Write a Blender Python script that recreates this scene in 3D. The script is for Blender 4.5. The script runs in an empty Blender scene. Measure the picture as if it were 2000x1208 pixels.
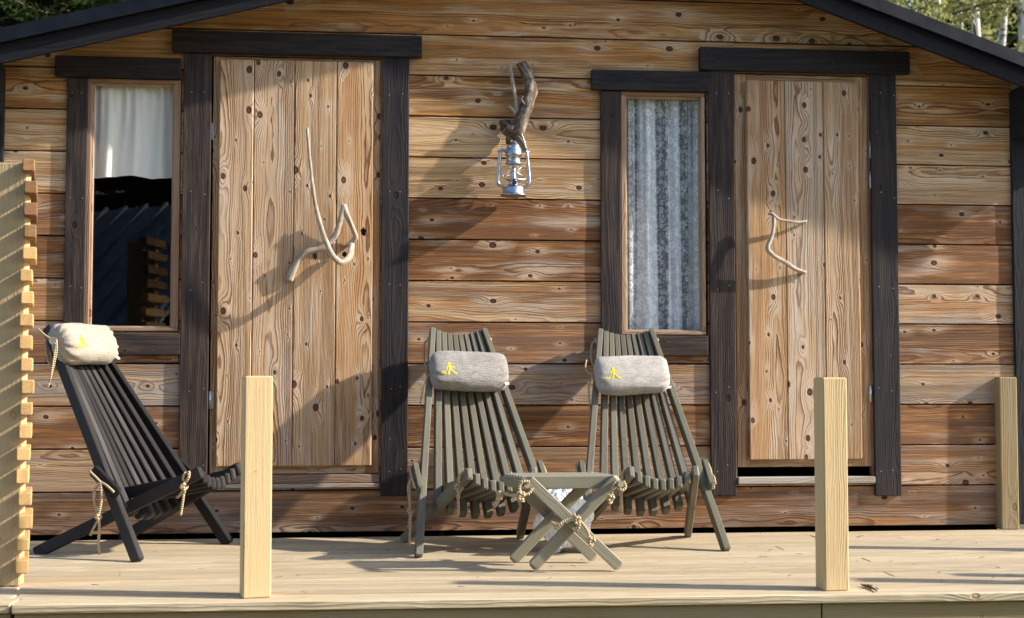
import bpy, bmesh, math, random
from mathutils import Vector, Matrix, noise as mn
random.seed(7)
PI=math.pi; S=bpy.context.scene; C=S.collection
# ---------------------------------------------------------------- camera
YAW=math.radians(5.6); PITCH=math.atan(131/2600)
CAM=Vector((-5.78*math.sin(YAW),-5.78*math.cos(YAW),.68))
FW=Vector((math.sin(YAW)*math.cos(PITCH),math.cos(YAW)*math.cos(PITCH),math.sin(PITCH)))
RT=Vector((math.cos(YAW),-math.sin(YAW),0)); UP=RT.cross(FW)
cd=bpy.data.cameras.new('camera'); cam=bpy.data.objects.new('camera',cd); C.objects.link(cam)
cam.matrix_world=Matrix((( RT.x,UP.x,-FW.x,CAM.x),(RT.y,UP.y,-FW.y,CAM.y),(RT.z,UP.z,-FW.z,CAM.z),(0,0,0,1)))
cd.sensor_width=36; cd.lens=46.8; cd.clip_end=500; cd.clip_start=.1
cd.dof.use_dof=True; cd.dof.focus_distance=5.4; cd.dof.aperture_fstop=4.5
S.camera=cam
S.render.resolution_x=1024; S.render.resolution_y=618
# ---------------------------------------------------------------- light
SUN_AZ=math.radians(12.4); SUN_EL=math.radians(29.5)      # azimuth measured from the wall line (+X) towards the viewer
sd=Vector((math.cos(SUN_AZ)*math.cos(SUN_EL),-math.sin(SUN_AZ)*math.cos(SUN_EL),math.sin(SUN_EL)))
sl=bpy.data.lights.new('sun','SUN'); sl.energy=4.7; sl.angle=math.radians(1.1); sl.color=(1,.915,.79)
so=bpy.data.objects.new('sun',sl); C.objects.link(so); so.rotation_euler=sd.to_track_quat('Z','Y').to_euler()
W=bpy.data.worlds.new('World'); S.world=W; W.use_nodes=True
wn=W.node_tree.nodes; wl=W.node_tree.links
sky=wn.new('ShaderNodeTexSky'); sky.sky_type='NISHITA'; sky.sun_disc=False
sky.sun_elevation=SUN_EL; sky.sun_rotation=math.atan2(sd.x,sd.y)
wl.new(sky.outputs[0],wn['Background'].inputs[0]); wn['Background'].inputs[1].default_value=.15
S.view_settings.view_transform='Standard'; S.view_settings.look='None'; S.view_settings.exposure=.95; S.view_settings.gamma=1
S.cycles.max_bounces=8; S.cycles.transparent_max_bounces=24

def ptY(x,y,Y):
    r=FW+RT*((x-1000)/2600)+UP*((604-y)/2600); return CAM+r*((Y-CAM.y)/r.y)
def ptZ(x,y,Z=0.0):
    r=FW+RT*((x-1000)/2600)+UP*((604-y)/2600); return CAM+r*((Z-CAM.z)/r.z)
# ---------------------------------------------------------------- node helpers
class NT:
    def __init__(s,name):
        s.m=bpy.data.materials.new(name); s.m.use_nodes=True; s.t=s.m.node_tree; s.n=s.t.nodes; s.l=s.t.links
        s.n.clear(); s.out=s.n.new('ShaderNodeOutputMaterial')
    def put(s,inp,v):
        if v is None: return
        if hasattr(v,'is_linked') or isinstance(v,bpy.types.NodeSocket): s.l.new(v,inp)
        elif isinstance(v,(tuple,list)) and len(v)==3 and inp.type=='RGBA': inp.default_value=(*v,1)
        else: inp.default_value=v
    def M(s,op,a,b=None,c=None,clamp=False):
        n=s.n.new('ShaderNodeMath'); n.operation=op; n.use_clamp=clamp
        s.put(n.inputs[0],a); s.put(n.inputs[1],b); s.put(n.inputs[2],c); return n.outputs[0]
    def mix(s,f,a,b,mode='MIX'):
        n=s.n.new('ShaderNodeMix'); n.data_type='RGBA'; n.blend_type=mode
        s.put(n.inputs[0],f); s.put(n.inputs[6],a); s.put(n.inputs[7],b); return n.outputs[2]
    def comb(s,x,y,z):
        n=s.n.new('ShaderNodeCombineXYZ'); s.put(n.inputs[0],x); s.put(n.inputs[1],y); s.put(n.inputs[2],z); return n.outputs[0]
    def sep(s,v):
        n=s.n.new('ShaderNodeSeparateXYZ'); s.put(n.inputs[0],v); return n.outputs
    def noise(s,v,scale=1,detail=2,rough=.5,dist=0):
        n=s.n.new('ShaderNodeTexNoise'); s.put(n.inputs['Vector'],v); n.inputs['Scale'].default_value=scale
        n.inputs['Detail'].default_value=detail; n.inputs['Roughness'].default_value=rough; n.inputs['Distortion'].default_value=dist
        return n.outputs[0]
    def vor(s,v,scale=1,rnd=1,dim='3D',feat='F1'):
        n=s.n.new('ShaderNodeTexVoronoi'); n.voronoi_dimensions=dim; n.feature=feat; s.put(n.inputs['Vector'],v)
        n.inputs['Scale'].default_value=scale; n.inputs['Randomness'].default_value=rnd; return n
    def ramp(s,f,stops):
        n=s.n.new('ShaderNodeValToRGB'); s.put(n.inputs[0],f); e=n.color_ramp.elements
        e[0].position,e[1].position=stops[0][0],stops[-1][0]
        for p,c in stops[1:-1]: e.new(p)
        for el,(p,c) in zip(sorted(e,key=lambda k:k.position),stops): el.color=(*c,1) if isinstance(c,tuple) else (c,c,c,1)
        return n.outputs[0]
    def sm(s,x,a,b,lo=0,hi=1):
        n=s.n.new('ShaderNodeMapRange'); n.interpolation_type='SMOOTHSTEP'; s.put(n.inputs[0],x)
        n.inputs[1].default_value=a; n.inputs[2].default_value=b; n.inputs[3].default_value=lo; n.inputs[4].default_value=hi; return n.outputs[0]
    def attr(s,name):
        n=s.n.new('ShaderNodeAttribute'); n.attribute_name=name; return n
    def bump(s,h,st=.5,d=.001):
        n=s.n.new('ShaderNodeBump'); s.put(n.inputs['Height'],h); n.inputs['Strength'].default_value=st; n.inputs['Distance'].default_value=d; return n.outputs[0]
    def bsdf(s,col,rough=.7,spec=.3,metal=0,normal=None,**k):
        n=s.n.new('ShaderNodeBsdfPrincipled'); s.put(n.inputs['Base Color'],col); s.put(n.inputs['Roughness'],rough)
        s.put(n.inputs['Specular IOR Level'],spec); s.put(n.inputs['Metallic'],metal)
        if normal is not None: s.put(n.inputs['Normal'],normal)
        for a,b in k.items(): s.put(n.inputs[a.replace('_',' ')],b)
        return n.outputs[0]
    def fin(s,sh): s.l.new(sh,s.out.inputs[0]); return s.m
    def obj(s):
        n=s.n.new('ShaderNodeTexCoord'); return n.outputs['Object']

def wood(name,light,dark,red=(.30,.105,.035),grey=(.40,.37,.35),ring=.0066,contrast=1.0,knots=.55,kscale=(2.6,7.5),wander=1.0,bleach=0,spread=.16,weather=False,orange=(.56,.255,.07),brown=(.14,.062,.03),kdark=(.07,.025,.012),
         stain=.45,rough=.75,spec=.25,bumpd=.0012,pore=.12,wear=None,wearamt=0,line=.6,groove=0,knotgrow=.013):
    N=NT(name); g=N.attr('gc'); T=N.attr('tone')
    u,a,b=N.sep(g.outputs['Vector'])[:3]; r=g.outputs['Alpha']
    tr,tg,tb=N.sep(T.outputs['Vector'])[:3]
    off=N.M('MULTIPLY',r,91.7)
    f=lambda k: N.M('FRACT',N.M('MULTIPLY',r,k))
    uu=N.M('ADD',u,off)
    n1=N.noise(N.comb(N.M('MULTIPLY',uu,1.0),N.M('MULTIPLY',r,50),0),1.6,2,.5)
    n2=N.noise(N.comb(N.M('MULTIPLY',uu,.8),N.M('MULTIPLY',r,77),5),1.4,2,.5)
    pa=N.M('ADD',N.M('MULTIPLY',N.M('SUBTRACT',f(7.31),.5),spread),N.M('MULTIPLY',N.M('SUBTRACT',n2,.5),.07*wander))
    pb=N.M('ADD',N.M('SUBTRACT',N.M('MULTIPLY',f(3.77),-.05),.035),N.M('MULTIPLY',N.M('SUBTRACT',n1,.5),.10*wander))
    da=N.M('SUBTRACT',a,pa); db=N.M('SUBTRACT',b,pb)
    R=N.M('SQRT',N.M('ADD',N.M('MULTIPLY',da,da),N.M('MULTIPLY',db,db)))
    w=N.noise(N.comb(N.M('MULTIPLY',uu,5),N.M('MULTIPLY',a,26),N.M('MULTIPLY',b,26)),1,3,.55)
    R=N.M('ADD',R,N.M('MULTIPLY',N.M('SUBTRACT',w,.5),.011))
    ab=N.M('ADD',a,b)
    kv=N.comb(N.M('MULTIPLY',uu,kscale[0]),N.M('ADD',N.M('MULTIPLY',ab,kscale[1]),N.M('MULTIPLY',f(5.1),9)),0)
    jit=N.n.new('ShaderNodeTexNoise'); jit.inputs['Scale'].default_value=3; N.l.new(kv,jit.inputs['Vector'])
    vo=N.vor(kv,1,1,'2D'); pres=N.sep(vo.outputs['Color'])
    # distance in metres to the knot centre
    vp=N.sep(vo.outputs['Position']); kvx,kvy=N.sep(kv)[:2]
    dx=N.M('DIVIDE',N.M('SUBTRACT',kvx,vp[0]),kscale[0]); dy=N.M('DIVIDE',N.M('SUBTRACT',kvy,vp[1]),kscale[1])
    ok=N.M('LESS_THAN',pres[0],knots); sz=N.M('ADD',.26,N.M('MULTIPLY',N.M('MULTIPLY',pres[1],pres[1]),1.0))
    dxx=N.M('DIVIDE',dx,sz); dyy=N.M('DIVIDE',dy,sz)
    d2=N.M('ADD',N.M('MULTIPLY',N.M('MULTIPLY',dxx,dxx),.16),N.M('MULTIPLY',dyy,dyy))
    env=N.M('EXPONENT',N.M('MULTIPLY',d2,-1/(.022**2)))
    R=N.M('ADD',R,N.M('MULTIPLY',N.M('MULTIPLY',env,N.M('MULTIPLY',sz,knotgrow)),ok))
    ph=N.M('FRACT',N.M('DIVIDE',R,ring))
    prof=N.ramp(ph,[(0,.0),(.30,.05),(.55,.35),(.76,1),(.90,1),(1,0)])
    big=N.noise(N.comb(N.M('MULTIPLY',uu,1.5),N.M('MULTIPLY',a,13),N.M('MULTIPLY',r,31)),1,3,.6)
    big2=N.noise(N.comb(N.M('MULTIPLY',uu,3.2),N.M('MULTIPLY',a,22),N.M('MULTIPLY',r,13)),1,4,.6)
    rv=N.noise(N.comb(N.M('MULTIPLY',uu,.9),N.M('MULTIPLY',R,95),r),1,1,.5)
    lam=N.M('MULTIPLY',prof,N.sm(rv,.3,.62,.22,1.0))
    fib=N.noise(N.comb(N.M('MULTIPLY',uu,9),N.M('MULTIPLY',a,520),N.M('MULTIPLY',b,520)),1,2,.6)
    lightc=N.mix(N.M('MULTIPLY',tr,N.sm(big,.28,.72,.45,1.15),clamp=True),light,tuple(light[i]*.32+red[i]*1.0 for i in range(3)))
    if weather:
        lightc=N.comb(*light)
        zR=N.noise(N.comb(N.M('MULTIPLY',uu,.7),N.M('MULTIPLY',R,34),N.M('MULTIPLY',r,17)),1,3,.6)
        zA=N.noise(N.comb(N.M('MULTIPLY',uu,1.3),N.M('MULTIPLY',a,75),N.M('MULTIPLY',r,23)),1,4,.65)
        zB=N.noise(N.comb(N.M('MULTIPLY',uu,2.2),N.M('MULTIPLY',a,30),N.M('MULTIPLY',r,41)),1,4,.7)
        zF=N.noise(N.comb(N.M('MULTIPLY',uu,4),N.M('MULTIPLY',a,130),N.M('MULTIPLY',r,5)),1,2,.6)
        pale=N.M('ADD',N.M('MULTIPLY',N.M('EXPONENT',N.M('MULTIPLY',d2,-1/(.034**2))),ok),N.sm(R,.065,.02),clamp=True)
        cov=N.M('SUBTRACT',N.M('ADD',zR,N.M('MULTIPLY',tr,.34)),N.M('MULTIPLY',pale,.17))
        lightc=N.mix(N.M('MULTIPLY',N.sm(cov,.50,.72),.92),lightc,orange)
        cb=N.M('SUBTRACT',N.M('ADD',N.M('MULTIPLY',zA,.5),N.M('ADD',N.M('MULTIPLY',zB,.5),N.M('MULTIPLY',tr,.16))),N.M('MULTIPLY',pale,.13))
        lightc=N.mix(N.M('MULTIPLY',N.sm(cb,.52,.72),.85),lightc,brown)
        lightc=N.mix(N.M('MULTIPLY',N.sm(zF,.44,.62),N.M('ADD',.30,N.M('MULTIPLY',tr,.38))),lightc,tuple(x*1.4 for x in brown))
    darkc=N.mix(N.M('MULTIPLY',tr,.8),dark,tuple(red[i]*.42 for i in range(3)))
    if bleach:
        b3=N.noise(N.comb(N.M('MULTIPLY',uu,2.3),N.M('MULTIPLY',a,17),N.M('MULTIPLY',r,71)),1,3,.6); lightc=N.mix(N.M('MAXIMUM',N.sm(b3,.5,.74,0,bleach),N.M('MULTIPLY',N.M('MULTIPLY',N.sm(b3,.35,.6),N.M('EXPONENT',N.M('MULTIPLY',d2,-1/(.027**2)))),N.M('MULTIPLY',ok,.8))),lightc,(.74,.66,.55))
    st=N.sm(big2,.42,.75,0,stain)
    lightc=N.mix(st,lightc,tuple(red[i]*.65+light[i]*.35 for i in range(3)))
    col=N.mix(N.M('MULTIPLY',lam,contrast*line,clamp=True),lightc,darkc)
    gm=N.M('MULTIPLY',tg,N.sm(big,.35,.62,1.0,.25),clamp=True)
    greyc=N.mix(N.M('MULTIPLY',lam,.7*contrast,clamp=True),grey,tuple(x*.45 for x in grey))
    col=N.mix(gm,col,greyc)
    if wear is not None:
        wv=N.noise(N.comb(N.M('MULTIPLY',uu,4),N.M('MULTIPLY',a,60),N.M('MULTIPLY',b,60)),1,4,.65)
        col=N.mix(N.M('MULTIPLY',N.M('MULTIPLY',N.sm(wv,.40,.66),wearamt),N.M('ADD',.12,tr),clamp=True),col,wear)
        sp=N.noise(N.comb(N.M('MULTIPLY',uu,60),N.M('MULTIPLY',a,90),N.M('MULTIPLY',b,90)),1,2,.5)
        col=N.mix(N.M('MULTIPLY',N.sm(sp,.72,.80),.5),col,(.30,.28,.27))
    halo=N.M('MULTIPLY',N.M('EXPONENT',N.M('MULTIPLY',d2,-1/(.018**2))),N.M('MULTIPLY',ok,.45 if knots<.9 else .3))
    col=N.mix(N.M('MULTIPLY',halo,contrast,clamp=True),col,tuple(min(1,red[i]*.8+light[i]*.3) for i in range(3)))
    kr=N.M('ADD',N.M('SQRT',N.M('ADD',N.M('MULTIPLY',N.M('MULTIPLY',dxx,dxx),.55),N.M('MULTIPLY',dyy,dyy))),N.M('MULTIPLY',N.M('SUBTRACT',jit.outputs[0],.5),.003))
    km=N.M('MULTIPLY',N.sm(kr,.0115,.0085),ok)
    kin=N.mix(N.sm(kr,.0015,.0075),tuple(min(1,x*2.6) for x in kdark),kdark)
    col=N.mix(N.M('MULTIPLY',km,min(1,contrast*.95)),col,kin)
    val=N.M('MULTIPLY',N.M('ADD',.5,tb),N.M('ADD',1-pore/2,N.M('MULTIPLY',fib,pore)))
    col=N.mix(1,col,N.comb(val,val,val),'MULTIPLY')
    h=N.M('SUBTRACT',N.M('ADD',N.M('MULTIPLY',fib,.35),N.M('MULTIPLY',lam,.8)),N.M('MULTIPLY',km,1.2))
    if groove:
        gr=N.M('SINE',N.M('MULTIPLY',a,2*PI/groove)); h=N.M('ADD',h,N.M('MULTIPLY',gr,.6)); gd=N.M('MULTIPLY',N.sm(gr,-.3,-.9),N.sm(big2,.3,.7,.1,.6)); col=N.mix(gd,col,tuple(x*.8 for x in dark))
    nb=N.bump(h,.9,bumpd)
    return N.fin(N.bsdf(col,rough,spec,0,nb))

def plain(name,col,rough=.5,spec=.4,metal=0,nz=0,scale=30,**k):
    N=NT(name)
    if nz:
        v=N.noise(N.obj(),scale,3,.6); f=N.sm(v,.3,.7)
        c=N.mix(f,tuple(x*(1-nz) for x in col),tuple(min(1,x*(1+nz)) for x in col))
        return N.fin(N.bsdf(c,N.sm(v,.3,.7,rough*.8,min(1,rough*1.2)),spec,metal,N.bump(v,.3,.0006),**k))
    return N.fin(N.bsdf(col,rough,spec,metal,**k))

M={}
M['siding']=wood('weathered_siding',(.68,.455,.235),(.15,.055,.018),ring=.0052,kscale=(4.8,9.5),knots=.72,line=.85,wander=.5,spread=.26,knotgrow=.015,bleach=.5,kdark=(.035,.014,.008),red=(.27,.085,.028),grey=(.37,.335,.315),bumpd=.0022,stain=.15,weather=True)
M['door']=wood('door_pine',(.60,.425,.255),(.20,.08,.028),ring=.0058,kscale=(6.0,10.5),knots=.80,line=.95,wander=.55,spread=.20,knotgrow=.018,bleach=.55,kdark=(.045,.018,.009),red=(.36,.15,.05),bumpd=.002,stain=.2,weather=True,orange=(.54,.32,.15),brown=(.29,.165,.09))
M['frame']=wood('frame_pine',(.34,.23,.15),(.16,.085,.045),knots=.3,red=(.18,.08,.04),grey=(.45,.42,.38))
M['deck']=wood('deck_pine',(.64,.54,.375),(.36,.26,.15),ring=.008,contrast=.7,line=.8,knots=.25,kscale=(1.6,6),kdark=(.22,.13,.06),stain=.1,red=(.48,.36,.22),grey=(.43,.40,.34),groove=.0125,bumpd=.003,pore=.35,wander=.4,spread=.3,weather=True,orange=(.55,.42,.26),brown=(.30,.23,.14))
M['post']=wood('post_pine',(.50,.375,.205),(.44,.30,.15),ring=.0042,contrast=.5,knots=.35,kscale=(2.2,7),kdark=(.30,.17,.08),stain=.15,red=(.45,.28,.12),rough=.6,wander=.35,spread=.25)
M['olive']=wood('treated_pine',(.34,.265,.13),(.20,.145,.06),ring=.009,contrast=.5,knots=.3,kdark=(.13,.08,.03),stain=.3,red=(.25,.15,.06))
M['lath']=wood('lath_pine',(.62,.40,.17),(.38,.20,.07),ring=.0045,contrast=.6,knots=.15,kdark=(.2,.1,.04),red=(.12,.04,.025))
M['trim']=wood('black_stained_trim',(.019,.0205,.026),(.009,.0095,.011),red=(.050,.030,.021),grey=(.020,.023,.036),contrast=.9,knots=.5,kscale=(3.2,8),kdark=(.008,.0075,.009),stain=.35,rough=.66,spec=.16,wear=(.105,.073,.056),wearamt=.8,bumpd=.0011,wander=.5)
M['chair']=wood('grey_green_stain',(.125,.12,.088),(.08,.077,.058),red=(.12,.10,.075),contrast=.45,knots=.15,kdark=(.06,.055,.045),stain=.5,rough=.62,spec=.2,bumpd=.0005)
M['table']=wood('table_grey_stain',(.25,.235,.175),(.18,.17,.125),red=(.17,.15,.11),contrast=.45,knots=.15,kdark=(.09,.08,.06),stain=.35,rough=.55,spec=.3,bumpd=.0005)
M['blackchair']=wood('black_stain',(.013,.0125,.0145),(.008,.0075,.008),red=(.03,.022,.02),contrast=.5,knots=.1,kdark=(.008,.008,.009),stain=.35,rough=.6,spec=.16,bumpd=.0005)
M['metal']=plain('black_roof_metal',(.006,.0075,.013),.42,.28,0,.25,8)
M['dark']=plain('dark_void',(.006,.006,.006),.9,.05)
M['steel']=plain('galvanised_steel',(.42,.46,.53),.34,.5,1,.12,60)
M['hinge']=plain('zinc_hinge',(.55,.56,.58),.4,.5,1,.1,90)
M['knob']=plain('black_knob',(.02,.018,.016),.45)
M['nail']=plain('nail_head',(.25,.24,.23),.5,.5,.6)
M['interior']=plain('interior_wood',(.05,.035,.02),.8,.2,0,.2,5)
M['white']=plain('white_label',(.8,.8,.8),.7)
M['yellow']=plain('yellow_print',(.80,.66,.03),.75,.15)
M['redink']=plain('red_print',(.6,.03,.03),.6)
M['blackink']=plain('black_print',(.02,.02,.02),.6)

def m_rope():
    N=NT('jute_rope'); g=N.attr('gc'); u,a,b=N.sep(g.outputs['Vector'])[:3]
    s=N.M('SINE',N.M('ADD',N.M('MULTIPLY',u,2*PI/.0085),N.M('MULTIPLY',a,2*PI)))
    f=N.noise(N.comb(N.M('MULTIPLY',u,400),N.M('MULTIPLY',a,20),0),1,3,.6)
    c=N.mix(N.sm(s,-1,.6),(.26,.17,.09),(.60,.47,.30)); c=N.mix(N.sm(f,.3,.7,0,.3),c,(.75,.63,.45))
    return N.fin(N.bsdf(c,.9,.1,0,N.bump(N.M('ADD',s,N.M('MULTIPLY',f,.4)),.9,.0015)))
M['rope']=m_rope()
def m_burlap(name,c1,c2):
    N=NT(name); o=N.obj(); x,y,z=N.sep(o)[:3]
    wx=N.M('SINE',N.M('MULTIPLY',x,2*PI/.0034)); wz=N.M('SINE',N.M('MULTIPLY',z,2*PI/.0034))
    n=N.noise(o,300,3,.75); n2=N.noise(o,16,3,.6)
    n3=N.noise(N.comb(N.M('MULTIPLY',x,30),N.M('MULTIPLY',y,300),N.M('MULTIPLY',z,420)),1,2,.6)
    h=N.M('ADD',N.M('ADD',N.M('MULTIPLY',wx,.25),N.M('MULTIPLY',wz,.25)),N.M('MULTIPLY',n,1.4))
    c=N.mix(N.sm(N.M('ADD',N.M('MULTIPLY',n,.6),N.M('MULTIPLY',n3,.4)),.40,.58),c1,c2); c=N.mix(N.sm(n2,.35,.7,0,.25),c,tuple(v*.8 for v in c1))
    return N.fin(N.bsdf(c,.95,.05,0,N.bump(h,.7,.0022),Sheen_Weight=.15))
M['burlap_pale']=m_burlap('natural_burlap',(.31,.265,.215),(.56,.50,.41))
M['burlap_grey']=m_burlap('grey_burlap',(.20,.18,.165),(.42,.40,.385))
M['burlap_mid']=m_burlap('light_grey_burlap',(.30,.28,.255),(.60,.57,.53))
def m_drift(name,c1,c2,c3):
    N=NT(name); g=N.attr('gc'); u,a,b=N.sep(g.outputs['Vector'])[:3]; r=g.outputs['Alpha']
    v=N.comb(N.M('MULTIPLY',u,14),N.M('MULTIPLY',a,4),N.M('MULTIPLY',r,9))
    n=N.noise(v,1,5,.65,.6); f=N.noise(N.comb(N.M('MULTIPLY',u,40),N.M('MULTIPLY',a,26),r),1,3,.6)
    c=N.ramp(n,[(.28,c1),(.48,c2),(.68,c3)]); c=N.mix(N.sm(f,.45,.75,0,.6),c,tuple(x*.35 for x in c1))
    return N.fin(N.bsdf(c,.8,.2,0,N.bump(N.M('ADD',n,f),.8,.003)))
M['drift']=m_drift('pale_driftwood',(.26,.20,.15),(.42,.35,.28),(.58,.53,.47))
M['bark']=m_drift('old_branch_bark',(.05,.032,.022),(.12,.085,.06),(.36,.32,.28))
def m_glass(name='window_glass',boost=.45,rough=0.0):
    N=NT(name); t=N.n.new('ShaderNodeBsdfTransparent'); t.inputs[0].default_value=(.97,.98,.98,1)
    gl=N.n.new('ShaderNodeBsdfGlossy'); gl.inputs['Roughness'].default_value=rough; gl.inputs[0].default_value=(1,1,1,1)
    fr=N.n.new('ShaderNodeFresnel'); ge=N.n.new('ShaderNodeNewGeometry'); N.l.new(N.M('ADD',1.5,N.M('MULTIPLY',ge.outputs['Backfacing'],1/1.5-1.5)),fr.inputs[0])
    mx=N.n.new('ShaderNodeMixShader'); N.l.new(N.M('MULTIPLY',fr.outputs[0],boost,clamp=True),mx.inputs[0]); N.l.new(t.outputs[0],mx.inputs[1]); N.l.new(gl.outputs[0],mx.inputs[2])
    return N.fin(mx.outputs[0])
M['glass']=m_glass(); M['globe']=m_glass('lantern_glass',2.2,.03)
def m_cotton():
    N=NT('cream_cotton'); o=N.obj(); n=N.noise(o,500,2,.6)
    d=N.n.new('ShaderNodeBsdfDiffuse'); t=N.n.new('ShaderNodeBsdfTranslucent'); mx=N.n.new('ShaderNodeMixShader')
    c=N.mix(n,(.88,.84,.77),(.95,.93,.89)); N.l.new(c,d.inputs[0]); N.l.new(c,t.inputs[0]); mx.inputs[0].default_value=.06
    N.l.new(d.outputs[0],mx.inputs[1]); N.l.new(t.outputs[0],mx.inputs[2]); return N.fin(mx.outputs[0])
M['cotton']=m_cotton()
def m_lace():
    N=NT('white_lace'); g=N.attr('gc'); T=N.attr('tone'); u,v,_=N.sep(g.outputs['Vector'])[:3]; dens=N.sep(T.outputs['Vector'])[0]
    tot=None
    for sc,th,k,ro in ((17,.30,5,.0),(34,.34,5,3.3),(62,.30,4,8.1)):
        vec=N.comb(N.M('ADD',u,ro),N.M('ADD',v,ro*1.7),0); vo=N.vor(vec,sc,.85,'2D'); p=N.sep(vo.outputs['Position'])
        vx,vy=N.sep(vec)[:2]; ax=N.M('SUBTRACT',vx,N.M('DIVIDE',p[0],1)); ay=N.M('SUBTRACT',vy,N.M('DIVIDE',p[1],1))
        an=N.M('ARCTAN2',ay,ax); pet=N.M('ADD',.72,N.M('MULTIPLY',N.M('ABSOLUTE',N.M('COSINE',N.M('MULTIPLY',an,k/2))),.42))
        dd=N.M('DIVIDE',vo.outputs['Distance'],pet)
        m=N.sm(dd,th,th-.05); hole=N.M('MULTIPLY',N.sm(dd,th*.30,th*.38),N.sm(dd,th*.62,th*.52,.35,1)); hole=N.M('ADD',hole,N.sm(dd,th*.6,th*.7),clamp=True)
        m=N.M('MULTIPLY',m,N.M('MULTIPLY',hole,N.M('GREATER_THAN',N.sep(vo.outputs['Color'])[0],.38)))
        tot=m if tot is None else N.M('MAXIMUM',tot,m)
    vine=N.noise(N.comb(N.M('MULTIPLY',u,1.5),v,0),30,1,.5,1.5); vm=N.sm(N.M('ABSOLUTE',N.M('SUBTRACT',vine,.5)),.022,.010,0,.55)
    tot=N.M('MAXIMUM',tot,vm)
    al=N.M('ADD',N.M('MULTIPLY',dens,.72),N.M('MULTIPLY',tot,N.M('ADD',.34,N.M('MULTIPLY',dens,.1))),clamp=True)
    d=N.n.new('ShaderNodeBsdfDiffuse'); d.inputs[0].default_value=(.88,.92,.98,1); t=N.n.new('ShaderNodeBsdfTranslucent'); t.inputs[0].default_value=(.8,.82,.86,1)
    m1=N.n.new('ShaderNodeMixShader'); m1.inputs[0].default_value=.06; N.l.new(d.outputs[0],m1.inputs[1]); N.l.new(t.outputs[0],m1.inputs[2])
    tr=N.n.new('ShaderNodeBsdfTransparent'); m2=N.n.new('ShaderNodeMixShader'); N.l.new(al,m2.inputs[0]); N.l.new(tr.outputs[0],m2.inputs[1]); N.l.new(m1.outputs[0],m2.inputs[2])
    return N.fin(m2.outputs[0])
M['lace']=m_lace()
def m_bag():
    N=NT('white_plastic'); n=N.noise(N.obj(),22,4,.65)
    d=N.bsdf((.88,.89,.92),.25,.6,0,N.bump(n,.8,.01)); tr=N.n.new('ShaderNodeBsdfTransparent'); mx=N.n.new('ShaderNodeMixShader')
    N.l.new(N.sm(n,.3,.7,.78,.97),mx.inputs[0]); N.l.new(tr.outputs[0],mx.inputs[1]); N.l.new(d,mx.inputs[2]); return N.fin(mx.outputs[0])
M['bag']=m_bag()
def m_leaf(name,c,c2):
    N=NT(name); n=N.noise(N.obj(),.9,3,.6); n2=N.noise(N.obj(),9,2,.6); col=N.mix(N.sm(N.M('ADD',N.M('MULTIPLY',n,.5),N.M('MULTIPLY',n2,.5)),.35,.65),c,c2)
    d=N.n.new('ShaderNodeBsdfDiffuse'); t=N.n.new('ShaderNodeBsdfTranslucent'); N.l.new(col,d.inputs[0]); N.l.new(col,t.inputs[0]); mx=N.n.new('ShaderNodeMixShader'); mx.inputs[0].default_value=.4
    N.l.new(d.outputs[0],mx.inputs[1]); N.l.new(t.outputs[0],mx.inputs[2]); return N.fin(mx.outputs[0])
M['leaf']=m_leaf('spring_leaf',(.15,.16,.05),(.36,.36,.15)); M['needle']=m_leaf('spruce_needle',(.010,.020,.006),(.035,.055,.018))
def m_birch():
    N=NT('birch_bark'); x,y,z=N.sep(N.obj())[:3]; n=N.noise(N.comb(N.M('MULTIPLY',x,6),N.M('MULTIPLY',y,6),N.M('MULTIPLY',z,5)),1.5,4,.7)
    return N.fin(N.bsdf(N.mix(N.sm(n,.52,.62),(.60,.58,.55),(.06,.05,.05)),.8))
M['birch']=m_birch(); M['trunk']=plain('conifer_bark',(.16,.11,.08),.9,.1,0,.4,9); M['twig']=plain('twig_bark',(.12,.09,.07),.9,.1)
def m_ground():
    N=NT('forest_floor'); o=N.obj(); n=N.noise(o,.7,5,.65); n2=N.noise(o,25,4,.7)
    return N.fin(N.bsdf(N.mix(N.sm(n,.35,.65),N.mix(n2,(.05,.07,.02),(.12,.14,.05)),N.mix(n2,(.12,.09,.06),(.22,.17,.11))),.95,.05,0,N.bump(n2,.6,.04)))
M['ground']=m_ground()

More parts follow.
